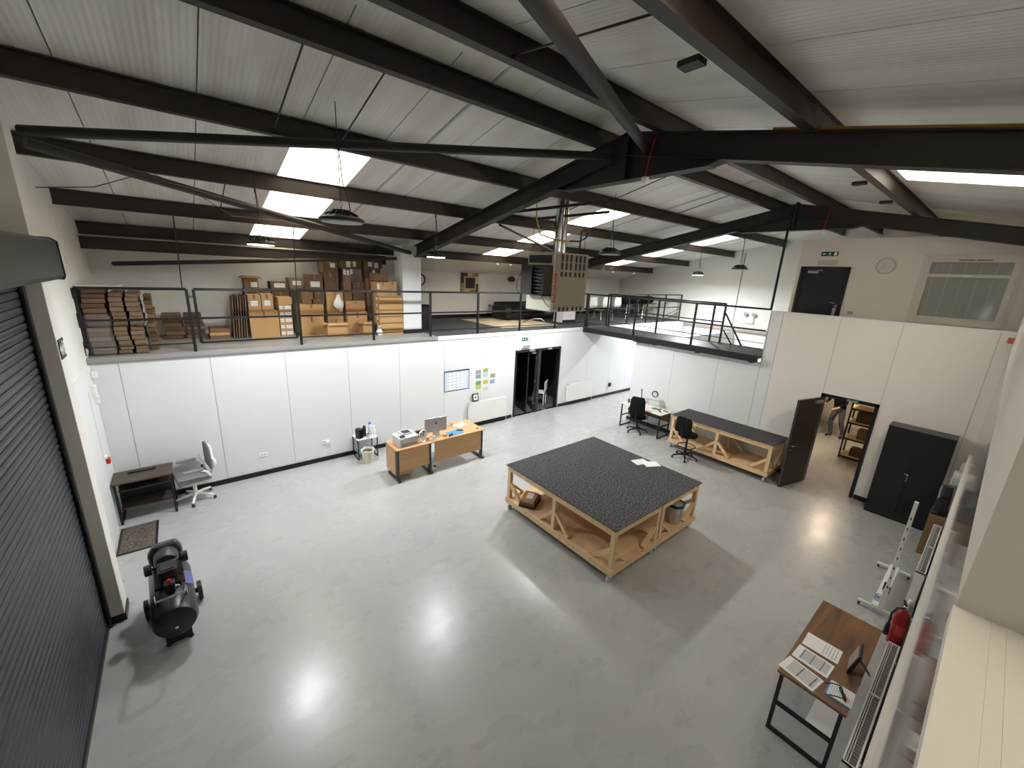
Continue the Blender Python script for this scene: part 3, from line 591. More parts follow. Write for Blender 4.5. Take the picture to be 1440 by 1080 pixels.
# ================================================================ ROLLING WORKBENCHES
CASTW = mat('caster_white', (196,198,194), .4)
def workbench(x, y, W, L, label, h=.92):
    t = T('rolling_workbench', label, 'workbench', (x, y, 0), 0, 'carpet-topped rolling workbenches')
    tp = P(t, 'table_top', B().box(-.02, W+.02, -.02, L+.02, h-.03, h-.012), PLY); P(tp, 'carpet_cover', B().box(-.022, W+.022, -.022, L+.022, h-.012, h), CARPET)
    P(t, 'top_rail', B().box(.0, .045, 0, L, h-.12, h-.03), PINE); P(t, 'top_rail', B().box(W-.045, W, 0, L, h-.12, h-.03), PINE)
    for yy in (0, L-.045): P(t, 'cross_rail', B().box(.045, W-.045, yy, yy+.045, h-.12, h-.03), PINE)
    P(t, 'shelf', B().box(-.02, W+.02, -.02, L+.02, .235, .25), PLY)
    P(t, 'base_rail', B().box(-.02, .03, -.02, L+.02, .15, .235), PINE); P(t, 'base_rail', B().box(W-.03, W+.02, -.02, L+.02, .15, .235), PINE)
    for yy in (-.02, L-.03): P(t, 'base_cross_rail', B().box(.03, W-.03, yy, yy+.05, .15, .235), PINE)
    for xx in (.005, W-.075):
        for yy in (.0, L/2-.035, L-.07): P(t, 'leg', B().box(xx, xx+.07, yy, yy+.07, .25, h-.12), PINEZ)
        for ya, yb_ in ((.38,.05), (L/2-.34,L/2-.03), (L/2+.34,L/2+.03), (L-.38,L-.05)):
            P(t, 'diagonal_strut', B().bar((xx+.03, ya, .26), (xx+.03, yb_, .56), .05, .06), PINEZ)
    for yy in (.03, L-.03):
        for xa, xb_ in ((.36,.06),(W-.36,W-.06)): P(t, 'diagonal_strut', B().bar((xa, yy, .26), (xb_, yy, .52), .045, .06, (0,1,0)), PINEZ)
    for xx in (.05, W-.05):
        for yy in (.05, L-.05):
            c = P(t, 'caster', B().lathe([(.05,-.018),(.055,-.01),(.055,.01),(.05,.018)], (xx, yy, .055), 18, 'y'), CASTW, smooth=True)
            P(c, 'fork', B().box(xx-.012, xx+.012, yy-.028, yy-.022, .05, .13).box(xx-.012, xx+.012, yy+.022, yy+.028, .05, .13).box(xx-.04, xx+.04, yy-.04, yy+.04, .13, .15), CHROME)
    return t
workbench(9.94, 3.28, 1.19, 2.44, 'carpet-topped rolling workbench at the front of the pair in mid floor')
workbench(11.175, 3.28, 1.185, 2.44, 'carpet-topped rolling workbench behind, with a steel bin on its shelf')
workbench(15.44, 3.17, .86, 2.42, 'long carpet-topped rolling workbench against the right partition')
def sheet(name, pts_c, w_, h_, rz, z, m_, label, cat='paper', th=.002, group=None):
    return one(name, B().box(-w_/2, w_/2, -h_/2, h_/2, 0, th), m_, label, cat, group, loc=(pts_c[0], pts_c[1], z), rz=rz)
TEXTP = mat_lines('typed_sheet', (242,242,240), (196,196,198), 1, 60, .3)
sheet('paper_sheet', (12.16, 4.38), .21, .3, 1.25, .921, TEXTP, 'white paper sheet on the carpeted bench, left of its pair')
sheet('paper_sheet', (12.25, 4.2), .21, .3, 1.1, .9235, PAPER, 'white paper sheet on the carpeted bench, right of its pair')
t = T('waste_bin', 'brushed steel waste bin with a black liner on the bench shelf', 'bin', (11.86, 3.42, .25))
P(t, 'body', B().lathe([(.115,0),(.12,.01),(.15,.36),(.155,.365)], n=24), ALU, smooth=True); P(t, 'liner', B().lathe([(.157,.33),(.16,.375),(.145,.385),(.13,.33),(.02,.29)], n=24), DPLAST, smooth=True)
t = T('sample_box', 'small open box of fabric samples on the front bench shelf', 'box', (10.16, 5.3, .25), .5)
P(t, 'tray', B().box(-.2,.2,-.15,.15,0,.05), DPLAST); P(t, 'sample_stack', B().box(-.19,.19,-.14,.14,.05,.11), CB[2]); P(t, 'sample_stack', B().obox((-.02,.01,.13),(.34,.25,.04),(0,0,.06)), CB[0]); P(t, 'white_label', B().obox((.0,.0,.152),(.2,.12,.004),(0,0,.1)), PAPER)

# ================================================================ CHAIRS
def star_base(t, m_, r=.31, z=.09, cast=True, a0=.3):
    P(t, 'gas_column', B().lathe([(.035,z),(.03,.25),(.022,.4)], n=14), m_, smooth=True)
    for k in range(5):
        a = a0+2*PI*k/5; e = (r*math.cos(a), r*math.sin(a))
        lg = P(t, 'base_leg', B().tube([(0,0,z+.03),(e[0]*.5,e[1]*.5,z+.015),(e[0],e[1],z-.02)], [.03,.024,.018], 8), m_, smooth=True)
        P(lg, 'caster', B().lathe([(.022,-.022),(.028,-.01),(.028,.01),(.022,.022)], (e[0], e[1], .03), 12, 'y'), DPLAST, smooth=True)
def cushion(w_, d, h, n=2): return B().box(-w_/2, w_/2, -d/2, d/2, 0, h)
# white and grey mesh chair: faces -x towards the small dark desk
t = T('office_chair', 'white and grey mesh office chair beside the small dark desk', 'chair', (5.36, 9.28, 0), PI/2+.15)
star_base(t, WPLAST)
P(t, 'seat', B().box(-.25,.25,-.24,.25,.42,.50), FABG, bev=.03, smooth=True, seg=3)
P(t, 'seat_pan', B().box(-.2,.2,-.18,.2,.385,.42), WPLAST, bev=.01)
bk = P(t, 'backrest', B().prism([(-.22,.60),(.22,.60),(.235,.8),(.2,1.02),(.1,1.06),(-.1,1.06),(-.2,1.02),(-.235,.8)], -.27, -.24, 'xz'), MESHG, bev=.008)
P(t, 'back_frame', B().tube([(-.1,-.30,.98),(-.22,-.29,.8),(-.1,-.31,.6),(0,-.28,.45),(.1,-.31,.6),(.22,-.29,.8),(.1,-.30,.98),(-.1,-.30,.98)], .022, 8), WPLAST, smooth=True)
P(t, 'lumbar_pad', B().box(-.14,.14,-.36,-.30,.62,.72), WPLAST, bev=.015)
for s in (-1,1):
    ar = P(t, 'armrest', B().obox((s*.29,.02,.68),(.08,.30,.035)), FABG, bev=.012); P(ar, 'arm_bracket', B().tube([(s*.29,-.08,.67),(s*.3,-.16,.62),(s*.24,-.22,.5)], .022, 8), WPLAST, smooth=True)
P(t, 'tilt_knob', B().lathe([(.03,-.02),(.03,.02)], (.25,-.2,.52), 12, 'x'), DPLAST)
def black_chair(name, label, loc, rz, sh, ring):
    t = T(name, label, 'chair', loc, rz)
    star_base(t, BLACK, .30); dz = sh-.45
    P(t, 'stem', B().tube([(0,0,.3),(0,0,sh-.05)], .024, 10), BLACK, smooth=True)
    P(t, 'seat', B().prism([(.24*math.cos(a)*(1 if abs(math.cos(a))<.8 else .97), .23*math.sin(a)) for a in [2*PI*k/20 for k in range(20)]], sh-.03, sh+.04, 'xy'), FABB, bev=.012, smooth=True)
    P(t, 'mechanism', B().box(-.07,.07,-.12,.1,sh-.08,sh-.03), BLACK)
    P(t, 'back_bar', B().tube([(0,-.1,sh-.05),(0,-.27,sh-.03),(0,-.29,sh+.25)], .018, 8), BLACK, smooth=True)
    tall = .56 if not ring else .40
    P(t, 'backrest', B().prism([(-.2,sh+.1),(.2,sh+.1),(.22,sh+.16),(.21,sh+.1+tall*.8),(.16,sh+.1+tall),(-.16,sh+.1+tall),(-.21,sh+.1+tall*.8),(-.22,sh+.16)], -.285, -.225, 'xz'), FABB, bev=.018, smooth=True, seg=2)
    P(t, 'lever', B().tube([(.08,0,sh-.06),(.2,.02,sh-.07)], .008, 6), CHROME)
    if ring: P(t, 'foot_ring', B().tube([(.21*math.cos(2*PI*k/20), .21*math.sin(2*PI*k/20), .34) for k in range(21)], .012, 8, cap=False).bar((-.21,0,.34),(.21,0,.34),.014,.01), BLACK, smooth=True)
    else:
        for s in (-1,1): P(t, 'armrest', B().obox((s*.28,.02,sh+.2),(.06,.22,.03)).tube([(s*.28,-.02,sh+.19),(s*.28,-.04,sh),(s*.1,0,sh-.05)],.014,8), DPLAST)
    return t
black_chair('office_chair', 'black fabric office chair at the small white desk', (15.62, 6.72, 0), -PI/2+.35, .47, False)
black_chair('draughtsman_chair', 'tall black draughtsman chair with a foot ring at the long bench', (15.10, 4.93, 0), -PI/2-.1, .64, True)

# ================================================================ LEFT CORNER
t = T('small_desk', 'small dark wood desk with shelves in the left corner', 'desk', (4.335, 8.94, 0))
P(t, 'desk_top', B().box(0,.77,0,.52,.725,.75), DARKWOOD, bev=.003)
for xx in (.02,.72):
    P(t, 'side_frame', B().box(xx,xx+.03,.02,.05,0,.725).box(xx,xx+.03,.47,.50,0,.725).box(xx,xx+.03,.05,.47,0,.03).box(xx,xx+.03,.05,.47,.69,.725), BLACK)
P(t, 'upper_shelf', B().box(.05,.72,.18,.5,.52,.54), DARKWOOD); P(t, 'lower_shelf', B().box(.05,.72,.12,.5,.22,.24), DARKWOOD); P(t, 'back_panel', B().box(.05,.72,.485,.5,.2,.725), BLACK)
one('keyboard_tray', B().obox((0,0,.012),(.36,.08,.024)), DPLAST, 'flat black bar lying along the back of the small dark desk', 'bar', loc=(4.70, 9.33, .75), rz=0, bev=.004)
t = T('door_mat', 'brown coir floor mat beside the shutter column', 'mat', (4.36, 8.0, 0)); P(t, 'border', B().box(0,.47,0,.82,0,.008), DPLAST); P(t, 'pile', B().box(.03,.44,.03,.79,.008,.014), MATC)
t = T('fire_call_point', 'red fire alarm call point on the left wall', 'alarm', (4.325, 9.17, 1.1)); P(t, 'case', B().box(0,.05,-.045,.045,-.045,.045), RED, bev=.005); P(t, 'white_plate', B().box(.05,.053,-.03,.03,-.03,.03), mat('pale_red', (214,80,74), .4)); P(t, 'back_box', B().box(0,.02,-.05,.05,.045,.09), WPLAST)
one('wall_box', B().box(4.325,4.38,9.28,9.4,2.17,2.33), WPLAST, 'white junction box high on the left wall, upper of two', 'box', bev=.006)
one('wall_box', B().box(4.325,4.37,9.42,9.52,2.0,2.12), WPLAST, 'white junction box high on the left wall, lower of two', 'box', bev=.006)
one('wall_box', B().box(4.325,4.40,9.5,9.6,2.4,2.5), WPLAST, 'white sensor box under the mezzanine edge in the left corner', 'sensor', bev=.01)
t = T('exit_sign', 'green exit sign on the white column above the shutter side', 'sign', (4.567, 6.62, 3.36), PI); exit_sign(t, .22, .2, -1, 'x')
one('surface_conduit', B().tube([(4.332, 9.0, 2.3), (4.332, 9.0, 1.2)], .005, 6), WPLAST, 'thin grey conduit down the left wall lining', 'pipe')

# ---- air compressor
t = T('air_compressor', 'black wheeled air compressor on the open floor by the shutter', 'compressor', (5.06, 6.1, 0), .06)
r = .21; zc = .37
P(t, 'tank', B().lathe([(.02,-.56),(.12,-.55),(.185,-.52),(r,-.46),(r,.46),(.185,.52),(.12,.55),(.02,.56)], (0,0,zc), 28, 'y'), mat('black_tank', (30,31,33), .35), smooth=True)
P(t, 'tank_plug', B().lathe([(.018,-.02),(.018,.02)], (.0,-.565,zc-.02), 8, 'y'), CHROME)
for s in (-1,1):
    wl = P(t, 'wheel', B().lathe([(.1,-.025),(.12,-.02),(.12,.02),(.1,.025)], (s*.26,.25,.12), 22, 'x'), DPLAST, smooth=True); P(wl, 'hub', B().lathe([(.035,-.03),(.035,.03)], (s*.26,.25,.12), 12, 'x'), GPLAST)
P(t, 'axle_bracket', B().box(-.24,.24,.23,.27,.11,.16).box(-.14,-.1,.2,.3,.12,.25).box(.1,.14,.2,.3,.12,.25), BLACK)
P(t, 'front_foot', B().box(-.12,.12,-.4,-.36,.02,.2), BLACK); P(t, 'rubber_foot', B().lathe([(.03,0),(.025,.02)], (-.1,-.38,0), 10), DPLAST); P(t, 'rubber_foot', B().lathe([(.03,0),(.025,.02)], (.1,-.38,0), 10), DPLAST)
P(t, 'deck_plate', B().box(-.14,.14,-.1,.48,zc+r-.02,zc+r+.01), BLACK)
P(t, 'motor', B().lathe([(.02,.16),(.1,.18),(.12,.22),(.12,.44),(.1,.48),(.02,.49)], (.0,0,zc+r+.14), 20, 'y'), mat('motor_grey', (62,62,64), .45), smooth=True)
P(t, 'belt_guard', B().prism([(-.16,.6),(.16,.6),(.17,.76),(.12,.87),(-.1,.87),(-.17,.76)], .36, .46, 'xz'), mat('guard_grey', (70,70,72), .4), bev=.02)
pm = P(t, 'pump_head', B().box(-.07,.07,-.06,.12,zc+r,zc+r+.2), mat('pump_iron', (44,42,40), .5), bev=.01)
for k in range(5): P(pm, 'cooling_fin', B().box(-.09,.09,-.08,.14,zc+r+.05+k*.032,zc+r+.058+k*.032), MATS['pump_iron'])
for s in (-1,1): P(t, 'air_filter', B().lathe([(.05,-.035),(.065,-.03),(.065,.03),(.05,.035)], (s*.17,.12+.03*s,zc+r+.17), 16, 'x'), DPLAST, smooth=True); P(t, 'filter_pipe', B().tube([(s*.13,.12+.03*s,zc+r+.17),(s*.05,.08,zc+r+.18)], .018, 8), BLACK)
P(t, 'pressure_switch', B().box(-.05,.05,-.26,-.16,zc+r+.01,zc+r+.12), DPLAST, bev=.008); P(t, 'red_switch', B().lathe([(.018,0),(.018,.035)], (0,-.21,zc+r+.12), 10), RED)
P(t, 'gauge', B().lathe([(.025,-.012),(.025,.012)], (.06,-.29,zc+r+.08), 14, 'y'), CHROME); P(t, 'copper_pipe', B().tube([(.07,.02,zc+r+.1),(.13,-.05,zc+r+.08),(.1,-.12,zc+r-.01)], .008, 6), mat('copper', (150,96,60), .3, metal=1))
P(t, 'handle', B().tube([(-.13,-.3,zc+.16),(-.13,-.38,zc+.32),(-.12,-.62,zc+.42),(.12,-.62,zc+.42),(.13,-.38,zc+.32),(.13,-.3,zc+.16)], .013, 8), CHROME, smooth=True)
P(t, 'blue_decal', B().obox((.17,.05,zc+.135),(.005,.28,.1),(0,-.9,0)), mat('blue_decal', (86,92,150), .4))

# ================================================================ BACK WALL
def radiator(x, y, z, L, H, rz, label, D=.07):
    """convector radiator; local x along its length, front faces -y"""
    t = T('radiator', label, 'radiator', (x, y, z), rz, 'white panel radiators')
    P(t, 'front_panel', B().box(0,L,-D,-D+.012,0,H-.02), WMETAL, bev=.004); P(t, 'back_panel', B().box(0,L,-.025,-.013,0,H-.02), WMETAL)
    P(t, 'end_cover', B().box(-.006,.0,-D,-.013,0,H), WMETAL); P(t, 'end_cover', B().box(L,L+.006,-D,-.013,0,H), WMETAL)
    g = P(t, 'top_grille', B().box(-.006,L+.006,-D,-D+.01,H-.02,H).box(-.006,L+.006,-.023,-.013,H-.02,H).box(-.006,.01,-D,-.013,H-.02,H).box(L-.01,L+.006,-D,-.013,H-.02,H).box(L/2-.008,L/2+.008,-D,-.013,H-.02,H), WMETAL)
    n = int(L/.04)
    P(g, 'grille_bar', B().box(0,L,-D+.02,-D+.024,H-.018,H-.006).box(0,L,-D+.036,-D+.04,H-.018,H-.006), WMETAL)
    fins = B()
    for k in range(n): fins.box(k*L/n+.01, k*L/n+.014, -D+.012, -.025, .05, H-.03)
    P(t, 'convector_fins', fins, mat('fin_grey', (196,196,194), .5))['kind'] = 'stuff'
    P(t, 'valve', B().lathe([(.018,0),(.024,.01),(.024,.06),(.018,.07)], (L+.03,-D/2,.02), 12), WPLAST, smooth=True); P(t, 'pipe', B().tube([(L+.03,-D/2,.02),(L+.03,-D/2,-z+.01)], .008, 8), WMETAL)
    P(t, 'bracket', B().box(.15,.18,-.013,.0,.05,H-.1).box(L-.18,L-.15,-.013,.0,.05,H-.1), WMETAL)
    return t
radiator(11.57, YB-.024, .16, 1.33, .61, 0, 'white wall radiator left of the dark double doorway', .1)
radiator(15.6, YB-.024, .16, 1.3, .62, 0, 'white wall radiator right of the dark double doorway', .1)
t = T('wall_planner', 'blue-edged year planner chart pinned on the back wall', 'planner', (10.81, YB-.001, 1.18))
P(t, 'frame', B().box(0,.8,-.006,0,0,.57), mat('navy_border', (44,54,100), .5)); P(t, 'grid_sheet', B().box(.02,.78,-.009,-.006,.02,.53), mat_lines('planner_grid', (236,240,242), (160,178,196), 0, 8.0, .08, (2, 12.0, .1)))
P(t, 'title_strip', B().box(.02,.35,-.0095,-.006,.535,.555), mat('planner_blue', (70,90,170), .5)); P(t, 'month_column', B().box(.03,.09,-.0095,-.009,.04,.5), mat('pale_blue_ink', (196,212,226), .7)); P(t, 'side_column', B().box(.71,.77,-.0095,-.009,.04,.5), MATS['pale_blue_ink'])
notes = [(11.83,1.56,(176,176,150),'upper left note, grey-green'),(11.83,1.43,(150,170,196),'blue-grey note under the grey-green one'),(12.08,1.58,(176,190,96),'upper middle note, olive green'),(12.08,1.45,(206,216,226),'pale blue note in the middle'),(12.34,1.40,(176,170,130),'upper right note, khaki'),(11.84,1.24,(120,170,130),'sea-green note at the left'),(11.84,1.12,(212,216,90),'yellow note at the lower left'),(12.09,1.24,(200,210,90),'lime note in the middle'),(12.33,1.22,(150,180,216),'blue note at the lower right'),(12.10,1.04,(222,226,222),'whitish note lowest of all')]
for x, z, c, lab in notes:
    one('pinned_note', B().box(x, x+.17, YB-.004, YB-.0005, z, z+.11), mat_lines('note_ink_%d' % int(x*100+z*1000), c, tuple(int(v*.72) for v in c), 2, 40, .35), 'pinned paper on the back wall, ' + lab, 'note', 'paper notes beside the planner')
t = T('picture_frame', 'small dark framed picture propped on the left radiator', 'picture', (11.80, YB-.05, .785)); P(t, 'frame', B().obox((0,0,.11),(.2,.02,.22),(-.15,0,0)), mat('olive_frame', (58,56,36), .5)); P(t, 'mount', B().obox((0,-.012,.112),(.13,.006,.15),(-.15,0,0)), PAPER); P(t, 'print', B().obox((0,-.016,.112),(.06,.005,.07),(-.15,0,0)), mat('print_green', (110,120,60), .6))
def socket(x, lab, plug=False, dark=False):
    t = T('wall_socket', lab, 'socket', (x, YB, .45)); P(t, 'plate', B().box(-.075,.075,-.012,0,-.043,.043), WPLAST, bev=.004)
    for s in (-1,1): P(t, 'rocker', B().box(s*.03-.01,s*.03+.01,-.016,-.012,.01,.03), GPLAST)
    if plug: P(t, 'plug', B().box(.01,.07,-.06,-.012,-.03,.03), WPLAST if not dark else DPLAST, bev=.006)
socket(6.53, 'double wall socket right of the mesh chair'); socket(7.76, 'double wall socket with a plug left of the side table', True)
t = T('wall_socket', 'black plug adapter in the back wall socket by the right radiator', 'socket', (17.98, YB, .42)); P(t, 'plate', B().box(-.07,.07,-.012,0,-.043,.043), WPLAST); P(t, 'plug', B().box(-.05,.06,-.08,-.012,-.06,.09), DPLAST, bev=.01)

# ---- little side table with its things
t = T('side_table', 'small white side table with black legs by the back wall', 'table', (8.34, 9.22, 0))
P(t, 'top', B().box(0,.46,0,.38,.485,.5), WPLAST)
for xx in (0,.44):
    for yy in (0,.36): P(t, 'leg', B().box(xx,xx+.02,yy,yy+.02,0,.485), BLACK)
P(t, 'stretcher', B().box(0,.02,.02,.36,.0,.02).box(.44,.46,.02,.36,0,.02), BLACK); P(t, 'shelf', B().box(.02,.44,.02,.36,.14,.15), mat('blue_grey_shelf', (110,130,150), .6))
t = T('speaker', 'black speaker standing on the side table', 'speaker', (8.42, 9.34, .5), .4); P(t, 'cabinet', B().box(-.06,.06,-.07,.07,0,.24), DPLAST, bev=.012); P(t, 'grille', B().box(-.05,.05,-.075,-.07,.02,.22), FABB)
t = T('drink_can', 'dark tall flask on the side table', 'flask', (8.56, 9.4, .5)); P(t, 'body', B().lathe([(.04,0),(.042,.01),(.042,.19),(.034,.21)], n=16), mat('flask_brown', (52,38,36), .35), smooth=True); P(t, 'lid', B().lathe([(.036,.21),(.036,.25),(.03,.255)], n=16), DPLAST, smooth=True)
t = T('glass_jar', 'short pale jar in front of the flask on the side table', 'jar', (8.6, 9.27, .5)); P(t, 'body', B().lathe([(.035,0),(.04,.02),(.04,.08),(.03,.09)], n=16), mat('pale_jar', (196,190,182), .2), smooth=True); P(t, 'lid', B().lathe([(.034,.09),(.034,.105)], n=16), mat('brown_lid', (90,60,44), .4))
t = T('water_bottle', 'clear bottle with a blue cap on the side table', 'bottle', (8.70, 9.42, .5)); P(t, 'body', B().lathe([(.045,0),(.05,.02),(.05,.2),(.03,.26),(.018,.29)], n=16), mat('pale_bottle', (214,222,232), .2), smooth=True); P(t, 'cap', B().lathe([(.03,.27),(.03,.31),(.02,.32)], n=14), mat('cap_blue', (90,130,190), .4), smooth=True)
t = T('spray_bottle', 'white spray bottle at the right end of the side table', 'bottle', (8.76, 9.32, .5)); P(t, 'body', B().lathe([(.035,0),(.038,.02),(.038,.14),(.015,.18),(.014,.2)], n=14), WPLAST, smooth=True); P(t, 'trigger', B().box(-.05,.02,-.012,.012,.2,.24), WPLAST, bev=.004)
t = T('waste_bin', 'cream plastic waste bin in front of the side table', 'bin', (8.5, 9.06, 0))
P(t, 'body', B().lathe([(.11,0),(.115,.01),(.14,.3),(.146,.305),(.136,.29),(.108,.02)], n=22), mat('cream_bin', (226,222,204), .45), smooth=True); P(t, 'rubbish', B().lathe([(.13,.25),(.1,.28),(.03,.29)], n=9), mat('rubbish_brown', (70,58,46), .8)); P(t, 'liner', B().tube([(.14*math.cos(a)*1.02,.14*math.sin(a)*1.02,.3+.012*math.sin(5*a)) for a in [2*PI*k/24 for k in range(25)]], .01, 6, cap=False), WPLAST)

# ---- beech desks
def desk(x, y, W, D, label, endpanel):
    t = T('office_desk', label, 'desk', (x, y, 0), 0, 'beech office desks')
    P(t, 'desk_top', B().box(-.02,W+.02,-.02,D,.705,.73), BEECH, bev=.003)
    P(t, 'modesty_panel', B().box(.05,W-.03,.02,.04,.22,.705), BEECH)
    for xx in ((.0, W-.05) if endpanel else (W-.06,)):
        P(t, 'leg_upright', B().box(xx,xx+.05,.02,.09,.05,.705), mat('graphite_leg', (62,60,58), .4)); P(t, 'foot_bar', B().box(xx-.005,xx+.055,-.06,D-.08,0,.05), MATS['graphite_leg'], bev=.006); P(t, 'top_arm', B().box(xx,xx+.05,.03,D-.1,.67,.705), MATS['graphite_leg'])
    if endpanel:
        P(t, 'end_panel', B().box(-.012,.008,.08,.56,.12,.705), BEECH); P(t, 'pedestal', B().box(.05,.42,.12,.55,.08,.62), BEECH, bev=.003)
    P(t, 'grommet', B().lathe([(.035,.73),(.035,.733),(.03,.733)], (W-.1,.12,0), 16), DPLAST)
    return t
desk(8.66, 7.77, .79, .60, 'beech desk with an end panel carrying the printer', True)
desk(9.50, 7.79, 1.34, .80, 'longer beech desk carrying the desktop computer', False)
t = T('printer', 'grey and white multifunction printer on the beech desk', 'printer', (8.96, 8.03, .73), .06)
P(t, 'body', B().box(-.21,.21,-.18,.18,0,.16), mat('printer_grey', (196,197,196), .4), bev=.008); P(t, 'scanner_lid', B().box(-.215,.215,-.19,.18,.165,.215), WPLAST, bev=.012); P(t, 'paper_feed', B().box(-.12,.14,-.08,.16,.215,.25), mat('feeder_grey', (176,177,178), .4), bev=.01); P(t, 'feeder_slot', B().box(-.06,.1,-.05,.1,.25,.255), DPLAST); P(t, 'control_panel', B().obox((-.14,-.14,.225),(.12,.08,.012),(.2,0,0)), DPLAST); P(t, 'paper_tray', B().box(-.17,.17,-.19,-.18,.02,.07), GPLAST)
t = T('desk_fan', 'small white round desk fan beside the printer', 'fan', (9.31, 7.90, .73), .2)
P(t, 'base', B().lathe([(.06,0),(.06,.015),(.02,.03),(.016,.08)], n=18), WPLAST, smooth=True); P(t, 'guard_ring', B().lathe([(.1,-.02),(.108,0),(.1,.02),(.092,0),(.1,-.02)], (0,0,.17), 26, 'y', cap=False), WPLAST, smooth=True); P(t, 'hub', B().lathe([(.03,-.03),(.03,.02)], (0,0,.17), 14, 'y'), GPLAST)
for k in range(10): P(t, 'guard_wire', B().bar((.03*math.cos(k*PI/5),-.018,.17+.03*math.sin(k*PI/5)),(.1*math.cos(k*PI/5),-.018,.17+.1*math.sin(k*PI/5)),.004,.004), WPLAST)
for k in range(3): P(t, 'blade', B().obox((.05*math.cos(2.1*k),0,.17+.05*math.sin(2.1*k)),(.07,.004,.045),(.4,-2.1*k,0)), mat('fan_blade', (214,216,218), .4))
t = T('desktop_computer', 'aluminium all-in-one computer seen from behind on the beech desk', 'computer', (9.68, 8.02, .73), -.08)
P(t, 'screen_housing', B().prism([(-.264,.12),(.264,.12),(.264,.45),(-.264,.45)], -.02, .012, 'xz'), ALU, bev=.008, smooth=True); P(t, 'display', B().box(-.25,.25,.012,.014,.18,.44), mat('dark_display', (12,12,14), .1)); P(t, 'stand', B().prism([(0.02,0),(.09,0),(.09,.006),(-.012,.02),(-.03,.28),(-.036,.28),(-.03,.012),(-.09,.006),(-.09,0)], -.08, .08, 'yz'), ALU)
P(t, 'fruit_logo', B().prism([(.0,-.02),(.012,-.024),(.021,-.01),(.022,.004),(.016,.012),(.022,.02),(.012,.026),(.002,.022),(-.012,.026),(-.021,.016),(-.022,.0),(-.014,-.02)], -.0225, -.02, 'xz'), BLACK).location = (0,0,.32)
P(t, 'logo_leaf', B().prism([(.0,.03),(.008,.034),(.01,.044),(.002,.04)], -.0225, -.02, 'xz'), BLACK).location = (0,0,.32)
P(t, 'power_lead', B().tube([(0,-.03,.14),(.02,-.08,.04),(.06,-.1,.006)], .004, 6), WPLAST)
t = T('laptop', 'open grey laptop behind the printer', 'laptop', (9.36, 8.22, .73), .15); P(t, 'keyboard_base', B().box(-.15,.15,-.02,.14,0,.015), ALU); P(t, 'screen_lid', B().obox((0,-.06,.1),(.32,.012,.2),(.45,0,0)), mat('lid_dark', (70,70,72), .4))
one('cup', B().lathe([(.035,0),(.04,.09),(.036,.088),(.03,.01)], n=16), WPLAST, 'white mug in front of the computer stand', 'mug', loc=(9.55, 7.86, .73), smooth=True)
one('tape_roll', B().lathe([(.02,0),(.05,0),(.05,.05),(.02,.05)], n=18), mat('tape_tan', (206,150,110), .4), 'tan tape roll right of the computer stand', 'tape', loc=(9.86, 7.92, .73), smooth=True)
one('paper_cup', B().lathe([(.025,0),(.034,.08),(.03,.078)], n=14), mat('cup_pink', (206,170,176), .6), 'pinkish paper cup between fan and computer', 'cup', loc=(9.42, 7.90, .73), smooth=True)
one('stapler', B().prism([(-.07,0),(.07,0),(.07,.02),(.05,.045),(-.07,.035)], -.015, .015, 'xz'), DPLAST, 'small black stapler near the desk front edge', 'stapler', loc=(9.98, 7.86, .73), rz=.5)
sheet('plastic_folder', (10.14, 7.97), .34, .24, .12, .7305, BLUEP, 'bright blue folder on the longer beech desk', 'folder', .008)
sheet('phone', (10.32, 8.03), .15, .075, -.5, .739, DPLAST, 'black phone lying at the corner of the blue folder', 'phone', .009)
sheet('paper_sheet', (10.52, 8.33), .3, .21, .25, .7305, PAPER, 'white paper near the back right corner of the beech desk')
one('spectacles', B().tube([(-.05+.028*math.cos(2*PI*k/14),.0,.03+.022*math.sin(2*PI*k/14)) for k in range(15)], .004, 6, cap=False).tube([(.03+.028*math.cos(2*PI*k/14),.0,.03+.022*math.sin(2*PI*k/14)) for k in range(15)], .004, 6, cap=False).tube([(-.078,0,.03),(-.08,.1,.025)], .003, 6).tube([(.058,0,.03),(.06,.1,.025)], .003, 6).tube([(-.022,0,.035),(.002,0,.035)], .003, 6), DPLAST, 'dark looped headset wire near the back of the beech desk', 'glasses', loc=(10.28, 8.36, .733), rz=.3)
t = T('extension_block', 'white power strip hanging under the join of the beech desks', 'power strip', (9.52, 7.84, 0)); P(t, 'case', B().box(-.04,.06,-.02,.02,.04,.19), WPLAST, bev=.006); P(t, 'plug', B().box(.0,.04,-.05,-.02,.1,.14), DPLAST); P(t, 'cable', B().tube([(.0,0,.04),(.06,.05,.012),(.2,.1,.01),(.1,.25,.012)], .006, 6), WPLAST)

